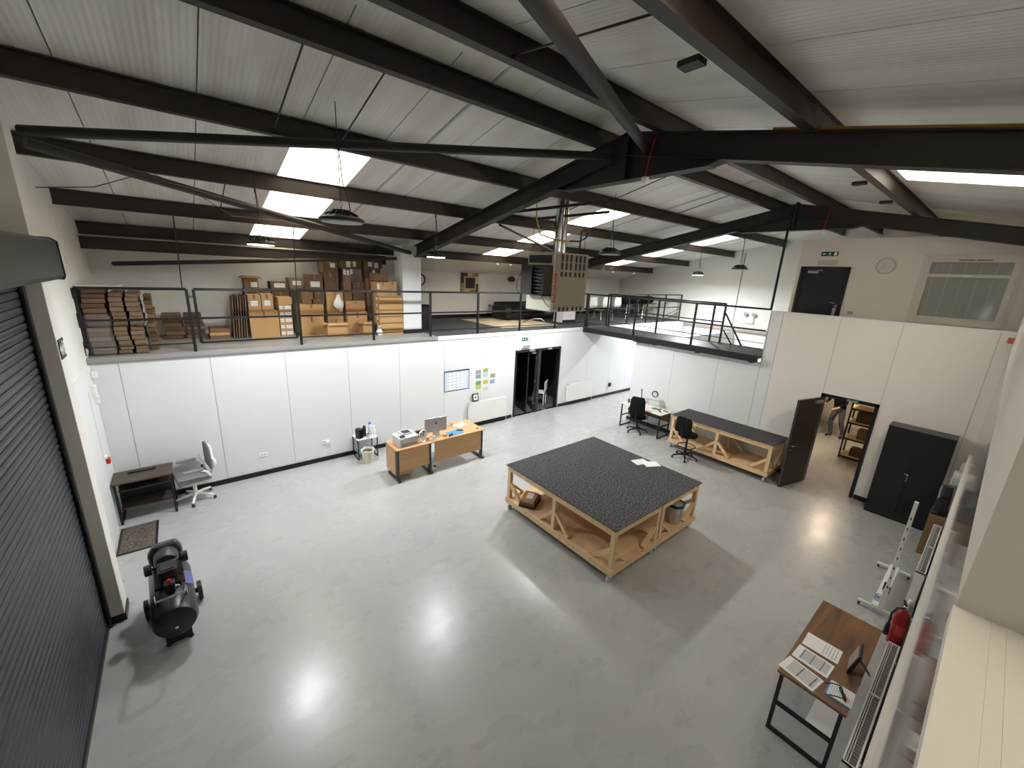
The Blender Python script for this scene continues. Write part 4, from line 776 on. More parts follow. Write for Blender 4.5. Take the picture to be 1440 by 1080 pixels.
# ================================================================ RIGHT SIDE OF THE HALL
t = T('work_table', 'narrow white work table with black trestle legs', 'table', (15.6, 6.0, 0))
P(t, 'top', B().box(0,.6,0,1.36,.705,.73), mat('ivory_top', (228,224,212), .4), bev=.003)
for yy in (.03, 1.30):
    P(t, 'leg_frame', B().box(0.02,.05,yy,yy+.03,0,.705).box(.55,.58,yy,yy+.03,0,.705).box(.05,.55,yy,yy+.03,0,.03).box(.05,.55,yy,yy+.03,.675,.705).box(.05,.55,yy,yy+.03,.33,.36), BLACK)
P(t, 'back_rail', B().box(.55,.57,.06,1.3,.4,.66), mat('brown_back_panel', (96,70,48), .6)); P(t, 'foot_rail', B().box(.50,.55,.06,1.3,.08,.12), BLACK)
t = T('magnifier_lamp', 'black articulated magnifier lamp clamped to the white table', 'lamp', (16.1, 6.98, .73))
P(t, 'clamp', B().box(-.03,.03,-.03,.03,0,.04), BLACK); P(t, 'lower_arm', B().tube([(0,0,.03),(.0,.03,.42)], .013, 8), BLACK); P(t, 'upper_arm', B().tube([(0,.03,.42),(0,-.32,.46)], .012, 8), WMETAL); P(t, 'joint', B().lathe([(.022,-.02),(.022,.02)], (0,.03,.42), 12, 'x'), BLACK)
P(t, 'ring_head', B().lathe([(.075,-.015),(.1,-.015),(.1,.015),(.075,.015),(.075,-.015)], (0,-.42,.4), 26, 'x', cap=False), BLACK, smooth=True); P(t, 'lens', B().lathe([(.076,-.004),(.001,-.006)], (0,-.42,.4), 26, 'x', cap=False), mat('lens_pale', (214,216,214), .1))
one('pot', B().lathe([(.035,0),(.04,.1),(.035,.1)], n=14), mat('pot_grey', (92,94,98), .5), 'dark grey pen pot at the far end of the white table', 'pot', loc=(15.85, 7.25, .73), smooth=True)
sheet('paper_sheet', (15.85, 6.75), .3, .22, .6, .7305, PAPER, 'loose white paper under the magnifier lamp')
one('green_cable', B().tube([(0,0,.015),(.06,.05,.02),(.12,.02,.02),(.1,-.06,.02),(.02,-.05,.03),(-.03,.02,.03),(.05,.08,.035)], .012, 8), GREEN, 'coil of green wire on the white table', 'wire', loc=(15.9, 6.42, .73), smooth=True)
for i, (x, y, c) in enumerate(((16.02, 6.3, 'dark hand tool beside the green wire'), (15.86, 6.18, 'black hand tool near the right end of the white table'), (16.05, 6.12, 'small dark pliers at the corner of the white table'))):
    one('hand_tool', B().tube([(-.08,0,.012),(0,.012,.014),(.08,.03,.012)], [.008,.014,.01], 8).tube([(-.08,.03,.012),(0,.012,.014),(.08,-.01,.012)], [.008,.014,.01], 8), DPLAST, c, 'tool', 'hand tools on the white table', loc=(x, y, .73), rz=i*.8)
t = T('storage_cabinet', 'tall black steel two-door cabinet against the right partition', 'cabinet', (15.95, .59, 0))
P(t, 'carcass', B().box(0,.39,0,.91,0,1.85), BLACK, bev=.004); P(t, 'top', B().box(-.003,.39,-.003,.913,1.85,1.856), mat('cabinet_top', (70,70,70), .5))
for y0 in (.012,.458): dr = P(t, 'door', B().box(-.016,-.001,y0,y0+.44,.06,1.82), BLACK, bev=.003)
P(dr, 'lever_handle', B().box(-.04,-.016,.44,.47,.98,1.0).tube([(-.045,.45,1.0),(-.045,.5,1.0)], .008, 8), CHROME); P(dr, 'key_bunch', B().tube([(-.03,.455,.97),(-.035,.45,.9),(-.03,.46,.85)], .006, 6), ALU)
P(t, 'plinth', B().box(.01,.38,.01,.9,0,.05), BLACK)

# ---- store room seen through the open door
t = T('shelving_unit', 'black-framed shelving with pale wooden shelves in the store room', 'shelving', (18.85, 1.25, 0))
for xx in (0,.42):
    for yy in (0,1.31): P(t, 'upright', B().box(xx,xx+.035,yy,yy+.035,0,1.95), BLACK)
for z in (.06,.56,1.0,1.38,1.85):
    P(t, 'shelf_board', B().box(.0,.455,.0,1.345,z,z+.02), PINE); P(t, 'shelf_beam', B().box(-.004,.02,.03,1.32,z-.045,z), BLACK)
for i, (z, y0, y1, h) in enumerate(((1.02,.72,1.2,.26),(.58,.75,1.1,.24),(.08,.8,1.15,.2))):
    one('carton', B().box(18.95, 19.25, 1.25+y0, 1.25+y1, z, z+h), CB[3-i % 2], ['brown carton on the third store-room shelf', 'brown carton on the second store-room shelf', 'brown carton on the bottom store-room shelf'][i], 'box')
ld = bpy.data.lights.new('store_light', 'AREA'); ld.shape = 'DISK'; ld.size = .3; ld.energy = 34; ld.color = (1, .78, .55)
t = T('ceiling_lamp', 'warm round ceiling lamp in the store room', 'lamp', (19.1, 2.6, 2.46)); P(t, 'rim', B().lathe([(.17,0),(.17,-.03),(.15,-.035)], n=24), WMETAL, smooth=True); P(t, 'diffuser', B().lathe([(.15,-.03),(.02,-.036)], n=24), mat('warm_diffuser', (255,214,160), .5, emit=5)); lo = link('store_light', ld, t); lo.location = (0,0,-.045)
def person(loc, rz, label):
    J = {'pel':(0,0,.93),'spi':(0,.04,1.12),'che':(0,.12,1.34),'nec':(0,.17,1.5),'hea':(0,.2,1.58),'top':(0,.21,1.72),
         'hL':(.09,0,.9),'kL':(.11,.1,.5),'aL':(.12,-.05,.09),'tL':(.13,.13,.035),'eL':(.12,-.07,.04),
         'hR':(-.09,0,.9),'kR':(-.12,-.02,.5),'aR':(-.14,-.2,.09),'tR':(-.16,-.03,.035),'eR':(-.14,-.23,.04),
         'sL':(.19,.12,1.42),'lL':(.25,.16,1.14),'wL':(.2,.38,1.02),'sR':(-.19,.12,1.42),'lR':(-.25,.14,1.14),'wR':(-.2,.37,1.0)}
    Rr = {'pel':.15,'spi':.135,'che':.155,'nec':.055,'hea':.09,'top':.075,'hL':.1,'kL':.068,'aL':.05,'tL':.035,'eL':.035,'hR':.1,'kR':.068,'aR':.05,'tR':.035,'eR':.035,'sL':.065,'lL':.045,'wL':.03,'sR':.065,'lR':.045,'wR':.03}
    E = [('pel','spi'),('spi','che'),('che','nec'),('nec','hea'),('hea','top'),('pel','hL'),('hL','kL'),('kL','aL'),('aL','tL'),('aL','eL'),('pel','hR'),('hR','kR'),('kR','aR'),('aR','tR'),('aR','eR'),('che','sL'),('sL','lL'),('lL','wL'),('che','sR'),('sR','lR'),('lR','wR')]
    for s, q in (('L',1),('R',-1)):
        wx, wy, wz = J['w'+s]; J['p'+s] = (wx-q*.01, wy+.06, wz-.01); Rr['p'+s] = .032; E.append(('w'+s,'p'+s))
        for k, (dx, l) in enumerate(((-.027,.07),(-.009,.082),(.009,.076),(.027,.06))):
            a, b_ = 'f%s%da' % (s,k), 'f%s%db' % (s,k)
            J[a] = (J['p'+s][0]+dx, J['p'+s][1]+.03+l*.5, J['p'+s][2]-.005); J[b_] = (J[a][0], J[a][1]+l*.45, J[a][2]-.03); Rr[a] = .0095; Rr[b_] = .008; E += [('p'+s,a),(a,b_)]
        a = 'h%sth' % s; J[a] = (J['p'+s][0]-q*.045, J['p'+s][1]+.035, J['p'+s][2]); Rr[a] = .01; E.append(('p'+s,a))
    ks = list(J); me = bpy.data.meshes.new('person'); me.from_pydata([J[k] for k in ks], [(ks.index(a), ks.index(b_)) for a, b_ in E], [])
    o = bpy.data.objects.new('person_tmp', me); col.objects.link(o)
    o.modifiers.new('skin', 'SKIN'); sv = me.skin_vertices[0].data
    for i, k in enumerate(ks): sv[i].radius = (Rr[k]*(1.15 if k in ('pel','che','spi') else 1), Rr[k]*(.8 if k in ('pel','che','spi') else 1)); sv[i].use_root = (k == 'pel')
    su = o.modifiers.new('sub', 'SUBSURF'); su.levels = 2; su.render_levels = 2
    dg = bpy.context.evaluated_depsgraph_get(); m2 = bpy.data.meshes.new_from_object(o.evaluated_get(dg)); bpy.data.objects.remove(o)
    m2.materials.clear()
    for q in (SKIN, DENIM, FABB, mat('shoe_dark', (40,40,44), .6), mat('dark_hair', (44,34,28), .8)): m2.materials.append(q)
    for p in m2.polygons:
        c = p.center; p.use_smooth = True
        arm = abs(c.x) > .15 and c.y > .28 and c.z < 1.2
        p.material_index = 3 if c.z < .085 else 0 if arm and c.y > .33 else 2 if (c.z > .96 and c.z < 1.5) else 1 if c.z <= .96 else (4 if (c.z > 1.63 or c.y < .17) else 0)
    t = T('person', label, 'person', loc, rz); ob = link('body', m2, t)
    hz = 1.64
    for s in (-1,1): P(t, 'eye', B().lathe([(.002,-.004),(.011,0),(.002,.004)], (s*.03,.285,hz-.01), 8, 'y'), PAPER); P(t, 'ear', B().obox((s*.09,.2,hz-.02),(.015,.035,.055)), SKIN, bev=.005)
    P(t, 'nose', B().prism([(.27,hz-.05),(.31,hz-.05),(.28,hz-.0)], -.012, .012, 'yz'), SKIN); P(t, 'mouth', B().box(-.022,.022,.272,.283,hz-.085,hz-.075), mat('lip', (160,96,86), .6))
    return t
person((20.5, 3.1, 0), 1.1, 'person in black top and grey trousers standing beyond the open door')

# ================================================================ NEAR WALL
radiator(11.12, YN+.02, .13, 1.84, .53, PI, 'long white radiator behind the walnut desk on the near wall', .11)
radiator(14.83, YN+.02, .13, 1.86, .53, PI, 'long white radiator farther along the near wall by the black cabinet', .11)
t = T('walnut_desk', 'walnut-topped desk with black steel frame legs by the near wall', 'desk', (9.63, .575, 0))
P(t, 'desk_top', B().box(0,1.47,0,.535,.725,.75), WALNUT, bev=.002)
for xx in (.04, 1.40):
    P(t, 'leg_frame', B().box(xx,xx+.035,.02,.05,0,.725).box(xx,xx+.035,.485,.515,0,.725).box(xx,xx+.035,.05,.485,0,.03).box(xx,xx+.035,.05,.485,.69,.725).box(xx,xx+.035,.05,.485,.33,.36), BLACK)
P(t, 'long_rail', B().box(.075,1.4,.02,.05,.69,.725), BLACK)
P(t, 'lower_shelf', B().box(.075,.46,.035,.25,.345,.36), WPLAST)
FORM = mat_lines('ruled_form', (240,240,238), (120,120,122), 0, 62, .42, (1, 9, .1)); FORM2 = mat_lines('dense_form', (240,240,238), (132,132,134), 0, 84, .5, (1, 12, .12)); FORM3 = mat_lines('light_form', (242,242,240), (196,196,194), 1, 40, .4)
for (x, y, w_, rz, fm, lab) in ((10.29, .918, .222, .02, FORM3, 'printed form farthest from the desk end, half blank'), (10.03, .93, .215, -.05, FORM2, 'densely ruled printed form in the middle of three'), (9.775, .96, .215, -.16, FORM, 'boldly ruled printed form overhanging the desk end')):
    t = T('printed_form', lab, 'paper', (x, y, .7505), rz, 'printed forms on the walnut desk')
    P(t, 'sheet', B().box(-w_/2,w_/2,-.15,.15,0,.0015), PAPER); P(t, 'printed_table', B().box(-w_/2+.03,w_/2-.02,-.13,.10 if fm is not FORM3 else .0,.0015,.002), fm)
t = T('paper_stack', 'stack of leaflets with a blue edge on the walnut desk', 'paper', (9.825, .66, .7505), .0); P(t, 'lower_leaflet', B().obox((-.005,.005,.004),(.2,.19,.008)), BLUEP); P(t, 'upper_leaflet', B().obox((.002,0,.0105),(.2,.18,.005),(0,0,.03)), TEXTP)
t = T('sunglasses', 'black sunglasses lying on the leaflets', 'glasses', (9.82, .65, .764), .5)
for s in (-1,1): P(t, 'lens', B().prism([(-.03,0),(.03,0),(.034,.02),(.024,.038),(-.024,.038),(-.034,.02)], -.006, .006, 'xz'), BLACK).location = (s*.037, 0, 0); P(t, 'temple', B().tube([(s*.07,0,.03),(s*.068,.06,.028),(s*.06,.12,.012)], .005, 6), BLACK)
P(t, 'bridge', B().bar((-.01,0,.03),(.01,0,.03),.008,.008), BLACK)
t = T('easel_frame', 'black easel-backed picture frame standing on the walnut desk', 'picture', (10.26, .665, .75), .12)
P(t, 'frame', B().obox((0,0,.115),(.22,.024,.24),(.22,0,0)), BLACK, bev=.003); P(t, 'photo', B().obox((0,.014,.118),(.18,.004,.2),(.22,0,0)), mat('photo_print', (150,140,128), .3, var=.5, vscale=14)); P(t, 'easel_leg', B().bar((0,.0,.17),(.02,-.13,.002),.05,.006), BLACK)
t = T('fire_extinguisher', 'red fire extinguisher with black hose hung on the near wall', 'extinguisher', (11.98, .475, .1))
P(t, 'cylinder', B().lathe([(.02,0),(.07,.006),(.075,.03),(.075,.4),(.06,.45),(.03,.48),(.025,.5)], n=20), REDX, smooth=True); P(t, 'valve', B().lathe([(.02,.5),(.02,.54),(.012,.55)], n=10), CHROME); P(t, 'lever', B().bar((0,0,.55),(.08,.03,.575),.02,.012), BLACK)
P(t, 'hose', B().tube([(-.02,.0,.53),(-.07,.06,.52),(-.09,.09,.44),(-.085,.09,.26)], .012, 8), DPLAST, smooth=True); P(t, 'horn', B().tube([(-.085,.09,.28),(-.085,.09,.12)], [.02,.03], 10), DPLAST); P(t, 'instruction_label', B().lathe([(.0755,.16),(.0755,.3)], n=20, cap=False), mat('label_red', (190,60,60), .5)); P(t, 'wall_bracket', B().box(-.03,.03,-.1,-.07,.35,.42), CHROME)
t = T('mobile_stand', 'white wheeled display stand with a tall slotted mast near the extinguisher', 'stand', (12.58, .74, 0))
P(t, 'base_board', B().box(0,1.36,-.055,.055,.09,.115), WPLAST, bev=.004)
for xx in (.02, 1.32):
    c = P(t, 'cross_foot', B().box(xx-.02,xx+.02,-.2,.2,.055,.09), WMETAL, bev=.006)
    for s in (-1,1): P(c, 'caster', B().lathe([(.024,-.012),(.024,.012)], (xx, s*.18, .026), 12, 'y'), DPLAST); P(c, 'caster_fork', B().box(xx-.012,xx+.012,s*.18-.016,s*.18+.016,.03,.056), GPLAST)
ms = P(t, 'mast', B().box(-.03,.01,-.062,-.022,.0+.09,1.76), WMETAL, bev=.004)
for k in range(9): P(ms, 'slot', B().box(-.032,-.029,-.048,-.036,.3+k*.15,.34+k*.15), DPLAST)
P(t, 'mast_sleeve', B().box(-.036,.016,-.068,-.016,.09,.42), WMETAL, bev=.003); P(t, 'clamp_knob', B().obox((.45,-.03,.16),(.09,.07,.09)), mat('navy_knob', (44,44,66), .5), bev=.01)
one('cable_coil', B().tube([(.05*math.cos(a)+.004*k, .045*math.sin(a), .01+.006*math.sin(3*a)) for k, a in enumerate([.5*k for k in range(38)])], .006, 6), mat('lilac_cable', (120,122,170), .5), 'coiled lilac cable on the white stand base', 'cable', loc=(12.72, .75, .115), smooth=True)
one('clamp', B().box(-.04,.04,-.02,.02,0,.04).box(.02,.04,-.02,.02,.04,.1), DPLAST, 'small dark clamp on the middle of the white stand base', 'clamp', loc=(13.1, .74, .115), bev=.004)
t = T('paper_towel_dispenser', 'grey round-topped dispenser on the near wall above the dark vacuum', 'dispenser', (15.5, YN, 1.22)); P(t, 'case', B().prism([(-.13,0),(.13,0),(.13,.14),(.11,.19),(.06,.22),(-.06,.22),(-.11,.19),(-.13,.14)], .0, .12, 'xz'), mat('dispenser_grey', (186,188,182), .4), bev=.01); P(t, 'outlet', B().box(-.1,.1,.03,.1,-.01,.0), DPLAST)
t = T('thermostat_box', 'cream control box on the near wall by the cabinet', 'control box', (16.15, YN, 1.28)); P(t, 'case', B().box(-.08,.08,0,.07,0,.16), mat('cream_box', (222,216,196), .5), bev=.008); P(t, 'dial_cover', B().box(-.05,.05,.07,.078,.04,.12), WPLAST)
one('carton', B().box(14.95,15.45,.40,.60,0,.74), CB[2], 'brown carton standing at the end of the far near-wall radiator', 'box')
t = T('vacuum_cleaner', 'dark upright vacuum cleaner with chrome tubes on the carton', 'vacuum', (15.2, .5, .74)); P(t, 'body', B().box(-.16,.14,-.08,.08,0,.3), DPLAST, bev=.03, smooth=True, seg=2); P(t, 'dust_cup', B().lathe([(.07,.3),(.075,.34),(.06,.5)], n=16), mat('smoke_cup', (50,52,56), .2), smooth=True); P(t, 'chrome_tube', B().tube([(-.1,.05,.02),(-.12,.07,.45),(-.06,.07,.5),(.05,.07,.48)], .014, 8), CHROME, smooth=True); P(t, 'nozzle', B().obox((-.1,.05,.03),(.14,.08,.05)), DPLAST, bev=.01)
t = T('conduit_box', 'small red junction box where the near wall meets the right partition', 'junction box', (16.2, YN, 3.6)); P(t, 'case', B().box(-.06,.06,0,.07,0,.09), mat('dusty_red', (176,96,84), .6), bev=.006); P(t, 'gland', B().tube([(0,.035,0),(0,.035,-.06)], .015, 8), WPLAST)

# ================================================================ MEZZANINE
def carton(x0, x1, y0, dpt, z0, z1, m_, label, lab=(), opened=False, tape=True):
    t = T('carton', label, 'box', ((x0+x1)/2, y0, z0), 0, 'cartons stored on the mezzanine'); w_ = (x1-x0)/2-.004; h = z1-z0-.002
    P(t, 'body', B().box(-w_,w_,0,dpt,0,h), m_, bev=.003)
    if tape: P(t, 'tape', B().box(-.02,.02,-.0012,0,h*.72,h).box(-.02,.02,0,dpt,h,h+.0012), TAPE)
    for (a, b_, c, d) in lab: P(t, 'label', B().box(-w_+2*w_*a, -w_+2*w_*b_, -.0015, 0, h*c, h*d), LABELM)
    if opened:
        for s in (-1,1): P(t, 'flap', B().obox((s*(w_+.03), dpt/2, h+.02),(.09,dpt*.95,.006),(0,s*.5,0)), m_)
        P(t, 'flap', B().obox((0,-.03,h+.02),(2*w_*.95,.09,.006),(.6,0,0)), m_)
    return t
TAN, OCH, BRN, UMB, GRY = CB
L1 = [(.2,.75,.3,.62)]
carton(6.72,7.29,10.92,.46,ZD,3.29,OCH,'large plain carton at the front left of the carton pile')
carton(6.73,6.98,10.95,.35,3.29,3.64,TAN,'left of two labelled cartons on the large front carton',L1)
carton(6.985,7.22,10.95,.35,3.29,3.66,TAN,'right of two labelled cartons on the large front carton',L1)
for k, nm in enumerate(('bottom', 'second', 'third', 'fourth', 'fifth')):
    carton(7.31,7.58,10.98,.4,ZD+k*.146,ZD+(k+1)*.146,TAN,nm+' small white-labelled carton of the narrow stack behind the gate post',[(.05,.35,.2,.8),(.45,.95,.2,.8)],tape=False)
carton(7.31,7.60,10.98,.4,3.43,3.585,OCH,'plain lid carton topping the narrow labelled stack',tape=False)
carton(7.71,8.27,11.0,.4,ZD,3.13,OCH,'wide plain carton on the floor behind the long railing post')
carton(7.72,8.28,11.0,.4,3.13,3.42,OCH,'wide carton stacked on the wide floor carton')
carton(7.83,8.04,11.05,.35,3.42,3.53,BRN,'flat small carton on the left over the wide cartons'); carton(8.06,8.32,11.05,.35,3.42,3.53,UMB,'flat dark carton on the right over the wide cartons')
carton(7.82,8.08,11.05,.35,3.53,3.70,BRN,'left mid-height brown carton under the labelled one'); carton(8.10,8.33,11.05,.35,3.53,3.70,UMB,'right mid-height dark carton under the labelled one')
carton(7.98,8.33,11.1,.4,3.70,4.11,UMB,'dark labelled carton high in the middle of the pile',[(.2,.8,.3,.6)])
carton(8.37,8.75,11.05,.45,ZD,3.05,TAN,'plain carton behind the crumpled one'); carton(8.37,8.75,11.05,.45,3.05,3.41,TAN,'carton with a small label at the edge under the bag',[(.75,.95,.5,.8)])
carton(8.37,8.77,11.05,.45,3.41,3.72,OCH,'carton carrying the white wrapped bag on its front')
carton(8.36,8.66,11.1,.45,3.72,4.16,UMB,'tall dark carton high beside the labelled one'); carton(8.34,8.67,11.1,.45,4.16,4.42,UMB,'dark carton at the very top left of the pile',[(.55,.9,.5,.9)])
carton(8.20,8.68,10.5,.38,ZD,2.98,OCH,'crumpled open carton lying in front of the pile',opened=True,tape=False)
carton(8.79,9.30,10.92,.55,ZD,3.24,OCH,'wide floor carton with folded top right of the crumpled one'); carton(8.80,9.29,11.0,.5,3.24,3.5,TAN,'long carton lying on the wide folded-top one')
carton(8.80,9.0,11.1,.4,3.5,4.11,BRN,'tall brown carton standing high in the right half of the pile'); carton(8.80,9.06,11.1,.4,4.11,4.27,UMB,'flat carton with three white stickers',[(.05,.3,.1,.9),(.38,.62,.0,.8),(.72,.95,.2,1.)]); carton(8.80,9.28,11.1,.4,4.27,4.47,UMB,'widest carton at the very top with two stickers',[(.2,.42,.2,.9),(.55,.7,.3,.9)])
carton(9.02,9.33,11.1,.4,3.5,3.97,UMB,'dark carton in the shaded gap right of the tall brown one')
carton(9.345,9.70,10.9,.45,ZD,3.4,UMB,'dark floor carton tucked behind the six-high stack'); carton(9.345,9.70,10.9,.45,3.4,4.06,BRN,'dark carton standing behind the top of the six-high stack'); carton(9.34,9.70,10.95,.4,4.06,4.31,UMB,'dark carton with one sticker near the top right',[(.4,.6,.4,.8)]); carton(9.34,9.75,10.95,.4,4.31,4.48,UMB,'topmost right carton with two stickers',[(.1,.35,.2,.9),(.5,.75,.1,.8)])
for k, nm in enumerate(('lowest', 'second', 'third', 'fourth', 'fifth', 'topmost')):
    c = carton(9.40,10.02,10.36,.48,ZD+k*.162,ZD+(k+1)*.162,OCH,nm+' ochre carton of the six-high stack by the column',tape=False)
    P(c, 'tape', B().box(-.306,.306,-.0012,0,.115,.145), TAPE); P(c, 'side_label', B().box(-.3075,-.306,.1,.2,.05,.12), LABELM)
carton(9.38,9.68,10.4,.42,3.672,4.0,TAN,'left carton on top of the six-high stack',[(.02,.2,.5,.85)]); carton(9.69,9.92,10.45,.4,3.672,4.02,TAN,'right carton on top of the six-high stack'); carton(9.38,9.74,10.5,.4,4.02,4.2,BRN,'flat brown carton crowning the six-high stack side')
carton(9.04,9.32,10.5,.36,ZD,2.98,TAN,'small open carton in front of the pile beside the white bag',opened=True,tape=False)
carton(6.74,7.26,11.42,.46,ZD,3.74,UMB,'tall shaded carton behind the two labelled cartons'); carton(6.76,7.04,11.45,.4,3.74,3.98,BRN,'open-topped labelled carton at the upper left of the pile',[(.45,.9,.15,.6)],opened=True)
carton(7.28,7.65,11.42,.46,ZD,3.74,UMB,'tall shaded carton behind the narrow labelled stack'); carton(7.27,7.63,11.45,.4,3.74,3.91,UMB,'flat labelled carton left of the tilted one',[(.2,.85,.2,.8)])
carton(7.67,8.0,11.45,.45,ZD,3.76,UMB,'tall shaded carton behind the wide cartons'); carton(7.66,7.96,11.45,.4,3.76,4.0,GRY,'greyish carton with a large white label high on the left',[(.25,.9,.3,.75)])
def bag(loc, s, label):
    b = B(); pr = []
    for i in range(7):
        u = i/6; pr.append((s*(.05+.09*math.sin(PI*min(1,u*1.1)))*(1-.5*u), s*.36*u))
    b.lathe(pr, n=11); b.v = [(x+random.uniform(-.012,.012)*s*2, y*.7+random.uniform(-.012,.012)*s*2, z) for x, y, z in b.v]
    return one('plastic_bag', b, mat('white_bag', (226,226,224), .3), label, 'bag', loc=loc, smooth=True)
bag((8.62, 10.94, 3.30), 1.0, 'crumpled white plastic bag hanging on the middle cartons'); bag((9.35, 10.27, ZD), .7, 'white plastic bag on the floor before the six-high stack')
def flat_stack(name, label, x0, x1, y0, y1, z0, n, hh, m_, jit=.014, wrap=False):
    t = T(name, label, 'cardboard', ((x0+x1)/2, (y0+y1)/2, z0), 0, 'bundles of flattened cardboard'); w_, d_ = (x1-x0)/2, (y1-y0)/2
    for k in range(n):
        P(t, 'bundle', B().obox((jit*1.2*math.sin(k*1.1)+random.uniform(-jit,jit)*.5, random.uniform(-jit,jit), (k+.5)*hh), (2*w_-.01, 2*d_, hh-.008), (0,0,random.uniform(-.03,.03))), m_[k % len(m_)], bev=.004)
    if wrap: P(t, 'stretch_wrap', B().box(-w_-.02, w_+.02, -d_-.02, d_+.02, 0, n*hh*.62), CLEAR, bev=.03)
    return t
flat_stack('cardboard_stack', 'plastic-wrapped stack of flattened cardboard against the left gable', 4.36, 4.64, 9.86, 10.5, ZD, 14, .078, (UMB, BRN), wrap=True)
flat_stack('cardboard_stack', 'tall middle stack of flattened cardboard behind the leftmost railing', 4.68, 4.855, 9.84, 10.5, ZD, 13, .08, (BRN, GRY), .01)
flat_stack('cardboard_stack', 'tall right stack of flattened cardboard behind the leftmost railing', 4.88, 5.05, 9.84, 10.5, ZD, 13, .08, (GRY, BRN), .01)
flat_stack('cardboard_stack', 'narrow dark cardboard stack just behind the tall right one', 5.09, 5.2, 10.1, 10.6, ZD, 12, .082, (UMB, BRN), .008)
flat_stack('cardboard_stack', 'low dark cardboard stack by the mezzanine wall, left of two', 5.26, 5.57, 11.3, 11.8, ZD, 6, .085, (UMB, BRN))
flat_stack('cardboard_stack', 'low dark cardboard stack by the mezzanine wall, right of two', 5.62, 5.93, 11.3, 11.8, ZD, 6, .085, (BRN, UMB))
flat_stack('cardboard_stack', 'low flat pile of tan cardboard on the deck behind the gate', 5.98, 6.34, 11.0, 11.5, ZD, 3, .075, (BRN, OCH))
t = T('upright_cardboard', 'folded cartons stood on edge at the left end of the carton pile', 'cardboard', (6.42, 11.0, ZD))
for k in range(6): P(t, 'sheet', B().obox((.04*k+.02, .22, .46+.01*(k % 3)), (.02, .5, .9), (0, .06, .03*k)), CB[2+k % 3])
one('foam_board', B().obox((0,0,.02),(.5,.8,.035),(0,.03,0)), mat('foam_white', (216,212,204), .7), 'white foam board lying on top of the wrapped cardboard stack', 'board', loc=(4.57, 10.22, ZD+14*.078+.012), bev=.004)
one('leaning_board', B().obox((0,0,.36),(.3,.02,.74),(0,.06,.0)), BLACK, 'black board leaning beside the boxed mezzanine column', 'board', loc=(10.76, 10.62, ZD))
t = T('exit_sign', 'small dark exit sign high on the boxed column by the cartons', 'sign', (9.9, 11.99, 4.05)); exit_sign(t, .22, .16, -1)
t = T('wall_clock', 'black-rimmed wall clock on the mezzanine wall by the column', 'clock', (12.0, 13.38, 4.02)); P(t, 'rim', B().lathe([(.2,.0),(.2,-.04),(.165,-.045),(.16,-.02)], n=30, axis='y'), BLACK, smooth=True); P(t, 'dial', B().lathe([(.163,-.02),(.001,-.021)], n=30, axis='y', cap=False), PAPER)
for a, l in ((.9,.09),(3.6,.13)): P(t, 'hand', B().bar((0,-.03,0),(l*math.sin(a),-.03,l*math.cos(a)),.012,.004,(0,1,0)), BLACK)
t = T('wall_picture', 'square picture with a patchwork gold frame on the mezzanine wall', 'picture', (14.0, 13.39, 3.95))
P(t, 'backing', B().box(-.38,.38,-.03,0,-.36,.36), mat('gold_frame', (150,120,70), .5))
for (a, b_, c, d, q) in ((-.38,-.1,.24,.36,0),(-.1,.12,.26,.36,1),(.12,.38,.24,.36,2),(-.38,-.26,.0,.24,0),(-.38,-.24,-.36,0,2),(.26,.38,-.02,.24,1),(.24,.38,-.36,-.02,0),(-.24,0,-.36,-.25,1),(0,.24,-.36,-.24,2)): P(t, 'frame_tile', B().box(a+.004,b_-.004,-.042,-.03,c+.004,d-.004), (mat('tile_dark', (58,46,34), .5), mat('tile_white', (206,200,186), .5), mat('tile_gold', (158,126,66), .5))[q])
P(t, 'inner_frame', B().box(-.25,.26,-.05,-.03,-.24,.24), mat('inner_pale', (196,182,150), .5)); P(t, 'canvas', B().box(-.2,.21,-.055,-.05,-.19,.19), mat('dark_canvas', (46,40,36), .5))
one('wall_plaque', B().prism([(-.2,-.02),(-.12,-.08),(0,-.1),(.12,-.08),(.2,-.02),(.14,.08),(.05,.12),(-.05,.12),(-.14,.08)], -.03, 0, 'xz'), mat('plaque_brown', (52,34,26), .5), 'small dark fan-shaped plaque on the mezzanine wall', 'plaque', loc=(15.98, 13.39, 4.14))
one('wall_switch', B().box(-.07,.07,-.012,0,-.04,.04), GPLAST, 'small socket plate low on the mezzanine wall', 'socket', loc=(14.95, 13.4, 3.12))
for x, lab in ((14.38,'left ceiling spotlight over the mezzanine picture'), (14.96,'right ceiling spotlight over the mezzanine picture'), (20.8,'left ceiling spotlight over the mezzanine chairs'), (22.4,'right ceiling spotlight over the mezzanine chairs')):
    t = T('spotlight', lab, 'spotlight', (x, 12.2, 4.7), 0, 'mezzanine spotlights'); P(t, 'body', B().lathe([(.03,.02),(.05,0),(.055,-.05)], n=14), WPLAST, smooth=True); P(t, 'lens', B().lathe([(.05,-.05),(.002,-.055)], n=14), mat('spot_lens', (255,240,214), .4, emit=4))
one('woven_rug', B().box(13.3,15.75,10.4,12.75,ZD,ZD+.01), RUG, 'cream patterned rug on the mezzanine carpet', 'rug')
t = T('leather_sofa', 'low black leather sofa on the mezzanine', 'sofa', (15.9, 12.35, ZD+.011))
P(t, 'base', B().box(-1.2,1.2,-.42,.45,.06,.28), LEATHER, bev=.04, smooth=True, seg=3); P(t, 'backrest', B().box(-1.2,1.2,.2,.5,.2,.62), LEATHER, bev=.08, smooth=True, seg=3)
for s in (-1,1): P(t, 'armrest', B().box(s*1.0,s*1.28,-.44,.48,.05,.5), LEATHER, bev=.08, smooth=True, seg=3)
for s in (-.5,.5): P(t, 'seat_cushion', B().box(s-.48,s+.48,-.45,.2,.28,.4), LEATHER, bev=.05, smooth=True, seg=3)
